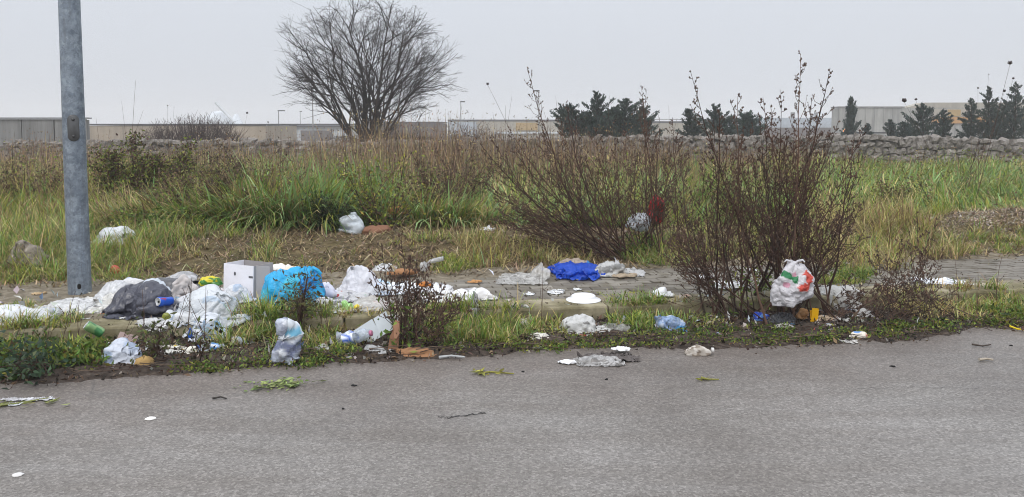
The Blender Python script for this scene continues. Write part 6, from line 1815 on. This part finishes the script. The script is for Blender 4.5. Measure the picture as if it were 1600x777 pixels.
sheet('white patterned film hanging against the kerb', 742, 508, 18, 8, .14, lin(190, 190, 190), [(lin(90, 90, 88), 6, .6)], 84, prof='back', edge=.3)
sheet('white patterned plastic strip at the kerb edge before the grass', 812, 492, 32, 8, .05, lin(208, 206, 200), [(lin(110, 105, 100), 7, .6)], 85, prof='dome', edge=.5)
scrap('crumpled white plastic in the grass below the kerb', 816, 514, 20, 18, lin(205, 200, 192), 86, 'bag', 'plastic film', 'plastic_film')
scrap('white torn tissue at the front of the gutter grass', 846, 534, 32, 18, lin(212, 208, 200), 87, 'paper', 'tissue', 'tissue_wad', crease=1.6)
scrap('grey tissue tail below the torn tissue', 838, 546, 12, 12, lin(165, 158, 150), 88, 'paper', 'tissue', 'tissue_wad')
bag('crumpled white shopping bag in the gutter below the plate', 906, 524, 68, 40, lin(214, 214, 212), [(lin(120, 118, 115), 5.5, .66), (lin(190, 60, 60), (.1, -.9, 0), (.13, .5, .12))], 89, .6, .3, 1.2)
sheet('clear film trailing right from the crumpled shopping bag', 962, 526, 52, 14, .06, lin(175, 175, 168), None, 90, 'clear', prof='dome', edge=.4)
bag('crushed clear blue plastic bottle in the gutter grass', 1054, 520, 44, 32, lin(150, 175, 215), [(lin(90, 165, 225), (.4, -.6, .5), (.35, .6, .35)), (lin(205, 215, 230), 3.2, .6)], 91, .6, .3, 1.3, ((-.9, -.2, .5), .35, .4), 'film', 'bottle', 'plastic_bottle')
# --- things lying on the asphalt
sheet('dirty translucent bag flattened on the asphalt', 935, 574, 80, 16, .05, lin(192, 190, 188), [(lin(140, 136, 132), 4, .62)], 92, 'film', 'plastic bag', 'plastic_bag', 'dome', edge=.3, fold=1.3)
sheet('dark grey rag behind the flattened bag on the asphalt', 955, 566, 92, 14, .035, lin(98, 92, 90), None, 93, 'paper', 'rag', 'cloth_rag', 'flat', edge=.4, fold=1.3)
scrap('small white card left of the flattened bag', 890, 570, 30, 10, lin(232, 233, 236), 94, 'paper', 'scrap', 'paper_scrap', depth=.5)
scrap('white paper scrap on the dark rag', 970, 549, 24, 8, lin(225, 225, 225), 95, 'paper', lift=.02)
scrap('white foam cap on the asphalt at the lower left', 235, 657, 17, 5, lin(232, 230, 226), 96, 'gloss', 'cap', 'bottle_cap', crease=.3)
scrap('flat white pebble on the asphalt near the bottom left corner', 28, 745, 18, 4, lin(210, 208, 206), 97, 'pebble', 'pebble', 'pebble', crease=.2)
for (u, v, w, h, s_, lb) in ((553, 604, 9, 3, 98, 'black crumb of tar on the asphalt below the bent bottle'), (818, 582, 5, 2, 99, 'small black crumb right of the yellow stalk'), (948, 594, 6, 2, 100, 'small black crumb below the flattened bag'), (1395, 574, 8, 2, 101, 'dark crumb on the damp asphalt at the right'), (1580, 541, 7, 2, 102, 'dark crumb near the right edge of the asphalt'), (536, 640, 4, 2, 103, 'tiny black crumb at the left centre of the asphalt')):
    scrap(lb, u, v, w, h, (.02, .02, .02), s_, 'bits', 'crumb', 'asphalt_crumb')
def stick(label, pts, r, col, name='stick', cat='stick', n=5, group=None):
    P_ = [spot(u, v, .0) for u, v in pts]; b = P_[0].copy()
    mb = MB(); mb.tube([p - b + Vector((0, 0, r + .002 + random.uniform(0, .004))) for p in P_], r, r * .6, n, col, cap=True)
    return tag(link(name, mb.mesh(name, M['twig']), None, b), label, cat, group)
stick('dark twig lying on the asphalt at the left', [(332, 625), (345, 623), (354, 625)], .006, (.05, .045, .04))
stick('pale stick on the damp asphalt at the right', [(1530, 565), (1542, 564), (1552, 566)], .010, lin(170, 160, 145))
stick('thin yellow straw in the grass at the right edge', [(1578, 513), (1590, 517), (1604, 519)], .008, lin(225, 200, 40), 'plastic_straw', 'straw')
stick('dark twig cluster stem on the asphalt near the right edge', [(1518, 541), (1535, 543), (1548, 541)], .007, (.07, .055, .045))
stick('grey bark strip at the road edge beneath the dead shrub', [(686, 562), (704, 560), (726, 562)], .011, lin(170, 172, 172), 'bark_strip', 'bark')
# wilted leaf stalks on the road
def stalk(label, pts, nleaf, col, size, seed):
    P_ = [spot(u, v, 0.0) for u, v in pts]; b = P_[0].copy()
    t = thing('leaf_stalk', label, 'stalk', b)
    mb = MB(); mb.tube([p - b + Vector((0, 0, .008)) for p in P_], .007, .004, 5, col); link('stalk', mb.mesh('stalk', M['leaf']), t)
    if nleaf:
        c = sum((p - b for p in P_[:2]), Vector()) / 2
        P2 = np.stack([rng.normal(c[0], size[0], nleaf), rng.normal(c[1], size[1], nleaf), rng.uniform(.004, .03, nleaf)], 1)
        v_, t_, c_ = leaves(P2, rng.uniform(.03, .09, nleaf), rng.uniform(.012, .03, nleaf), pick([col, tuple(x * .6 for x in col), tuple(min(.8, x * 1.3) for x in col)], [1, .7, .5], nleaf), np.array([.3, 0, .05]), .6)
        v_[:, 2] = .006 + np.abs(v_[:, 2]) * .3
        tag(link('foliage', npmesh('foliage', v_, t_, M['leaf'], c_), t), kind='stuff')
stalk('wilted pale green leaves in a heap on the asphalt at the left', [(425, 602), (445, 603), (468, 601)], 110, (.24, .30, .10), (.09, .05), 1)
stalk('yellow-green stalk with a leaf on the asphalt in the middle', [(748, 586), (765, 583), (803, 586)], 26, (.32, .30, .06), (.05, .02), 2)
stalk('short yellow-green stalk on the asphalt right of centre', [(1096, 592), (1105, 595), (1123, 595)], 8, (.33, .32, .07), (.03, .012), 3)
stalk('green leek leaf lying across the bottom left of the asphalt', [(0, 636), (30, 632), (76, 624)], 30, (.26, .28, .09), (.12, .02), 4)
sheet('torn white paper strip beside the leek leaf', 40, 628, 76, 5, .012, lin(205, 205, 208), None, 104, 'paper', 'paper', 'paper_strip', 'flat', edge=.4)
scrap('white paper scrap on the leek leaf', 24, 636, 22, 8, lin(215, 218, 222), 105, 'paper', 'scrap', 'paper_scrap', depth=.5)
# --- on the verge and at the edge of the field
bag('white sack in the verge grass right of the pole', 186, 383, 70, 36, lin(225, 228, 232), None, 106, .8, .25, .7, None, 'bag')
sheet('white torn tail of cloth beside the sack in the verge grass', 220, 378, 34, 6, .09, lin(205, 205, 203), None, 107, 'bag', 'cloth', 'cloth_strip', 'peak_right', edge=.4)
sheet('brownish-grey crumpled film standing in the grass at the far left', 44, 432, 60, 10, .30, lin(150, 138, 125), [(lin(110, 98, 85), 3, .55)], 108, 'film', prof='dome', edge=.5, fold=1.5)
bag('white bag half hidden at the edge of the field', 549, 366, 30, 44, lin(220, 228, 235), None, 109, .8, .3, .9)
bag('brown cardboard box crushed under the leggy shrub', 588, 367, 52, 18, lin(135, 98, 78), None, 110, .6, .15, .8, None, 'card', 'cardboard box', 'cardboard_box')
bag('tan paper sack caught in the leggy shrub', 620, 336, 42, 18, lin(180, 130, 85), [(lin(200, 195, 200), (-.85, -.2, .1), (.3, .8, .5))], 111, .6, .25, 1.0, None, 'paper', 'paper sack', 'paper_sack', lift=.12)
bag('red bag caught in the upright dead shrub', 1026, 320, 24, 26, lin(205, 50, 55), None, 112, .6, .3, 1.0, None, 'bag', z=.66)
bag('white bag below the red one in the upright dead shrub', 1000, 332, 34, 18, lin(225, 230, 236), None, 113, .6, .4, 1.2, None, 'bag', z=.62)
scrap('white scrap under the left-leaning dead shrub', 893, 352, 26, 8, lin(210, 205, 210), 114)
bag('pale limestone rock in the grass left of the pole', 97, 294, 26, 16, lin(175, 168, 150), None, 115, .8, .2, .8, None, 'stone', 'rock', 'rock')
for (u, v, w, h, s_, lb) in ((200, 500, 26, 4, 116, 'thin white paper strip below the dark sheet at the left'), (238, 503, 34, 5, 117, 'torn white paper below the dark sheet at the right'), (136, 500, 14, 4, 118, 'tiny white paper on the kerb below the film'), (60, 462, 22, 6, 119, 'crumpled beige leaf litter beside the pole base')):
    scrap(lb, u, v, w, h, lin(225, 225, 225) if s_ < 119 else lin(190, 165, 130), s_, 'paper', depth=.5)
scrap('orange bottle cap on a weed stem at the left kerb', 160, 494, 12, 5, lin(190, 95, 60), 120, 'gloss', 'cap', 'bottle_cap', crease=.3)

# small nameless bits of paper and film that nobody could count
n = 680
s = np.concatenate([rng.normal(-1.7, 1.2, 360), rng.uniform(-5, 7, 180), rng.normal(2.9, .7, 140)]); q = np.concatenate([rng.uniform(-.45, 1.4, 360), rng.uniform(-.62, .0, 180), rng.uniform(-.6, .3, 140)])
Xb, Yb = xy(q, s)
P = np.stack([Xb, Yb, G(Xb, Yb) + .012], 1)
stuff('litter', 'small scraps of paper and film scattered along the kerb', [leaves(P, rng.uniform(.015, .085, n), rng.uniform(.01, .05, n), pick([(.6, .61, .63), (.45, .43, .4), (.33, .27, .2), (.25, .35, .5), (.4, .12, .08)], [1, .7, .4, .08, .06], n), np.array([0, 0, .1]), .5)], 'bits')

# ------------------------------------------------------------------ mist in the air
mh, nh, oh = material('mist')
pv_ = N(nh, 'ShaderNodeVolumePrincipled'); pv_.inputs['Density'].default_value = .0018; pv_.inputs['Color'].default_value = (.96, .97, .99, 1)
nh.links.new(pv_.outputs[0], oh.inputs['Volume'])
mb = MB(); mb.box(-760, 760, -60, 760, -6.2, 20)
tag(link('haze', mb.mesh('haze', mh)), 'pale winter mist in the air', kind='stuff')
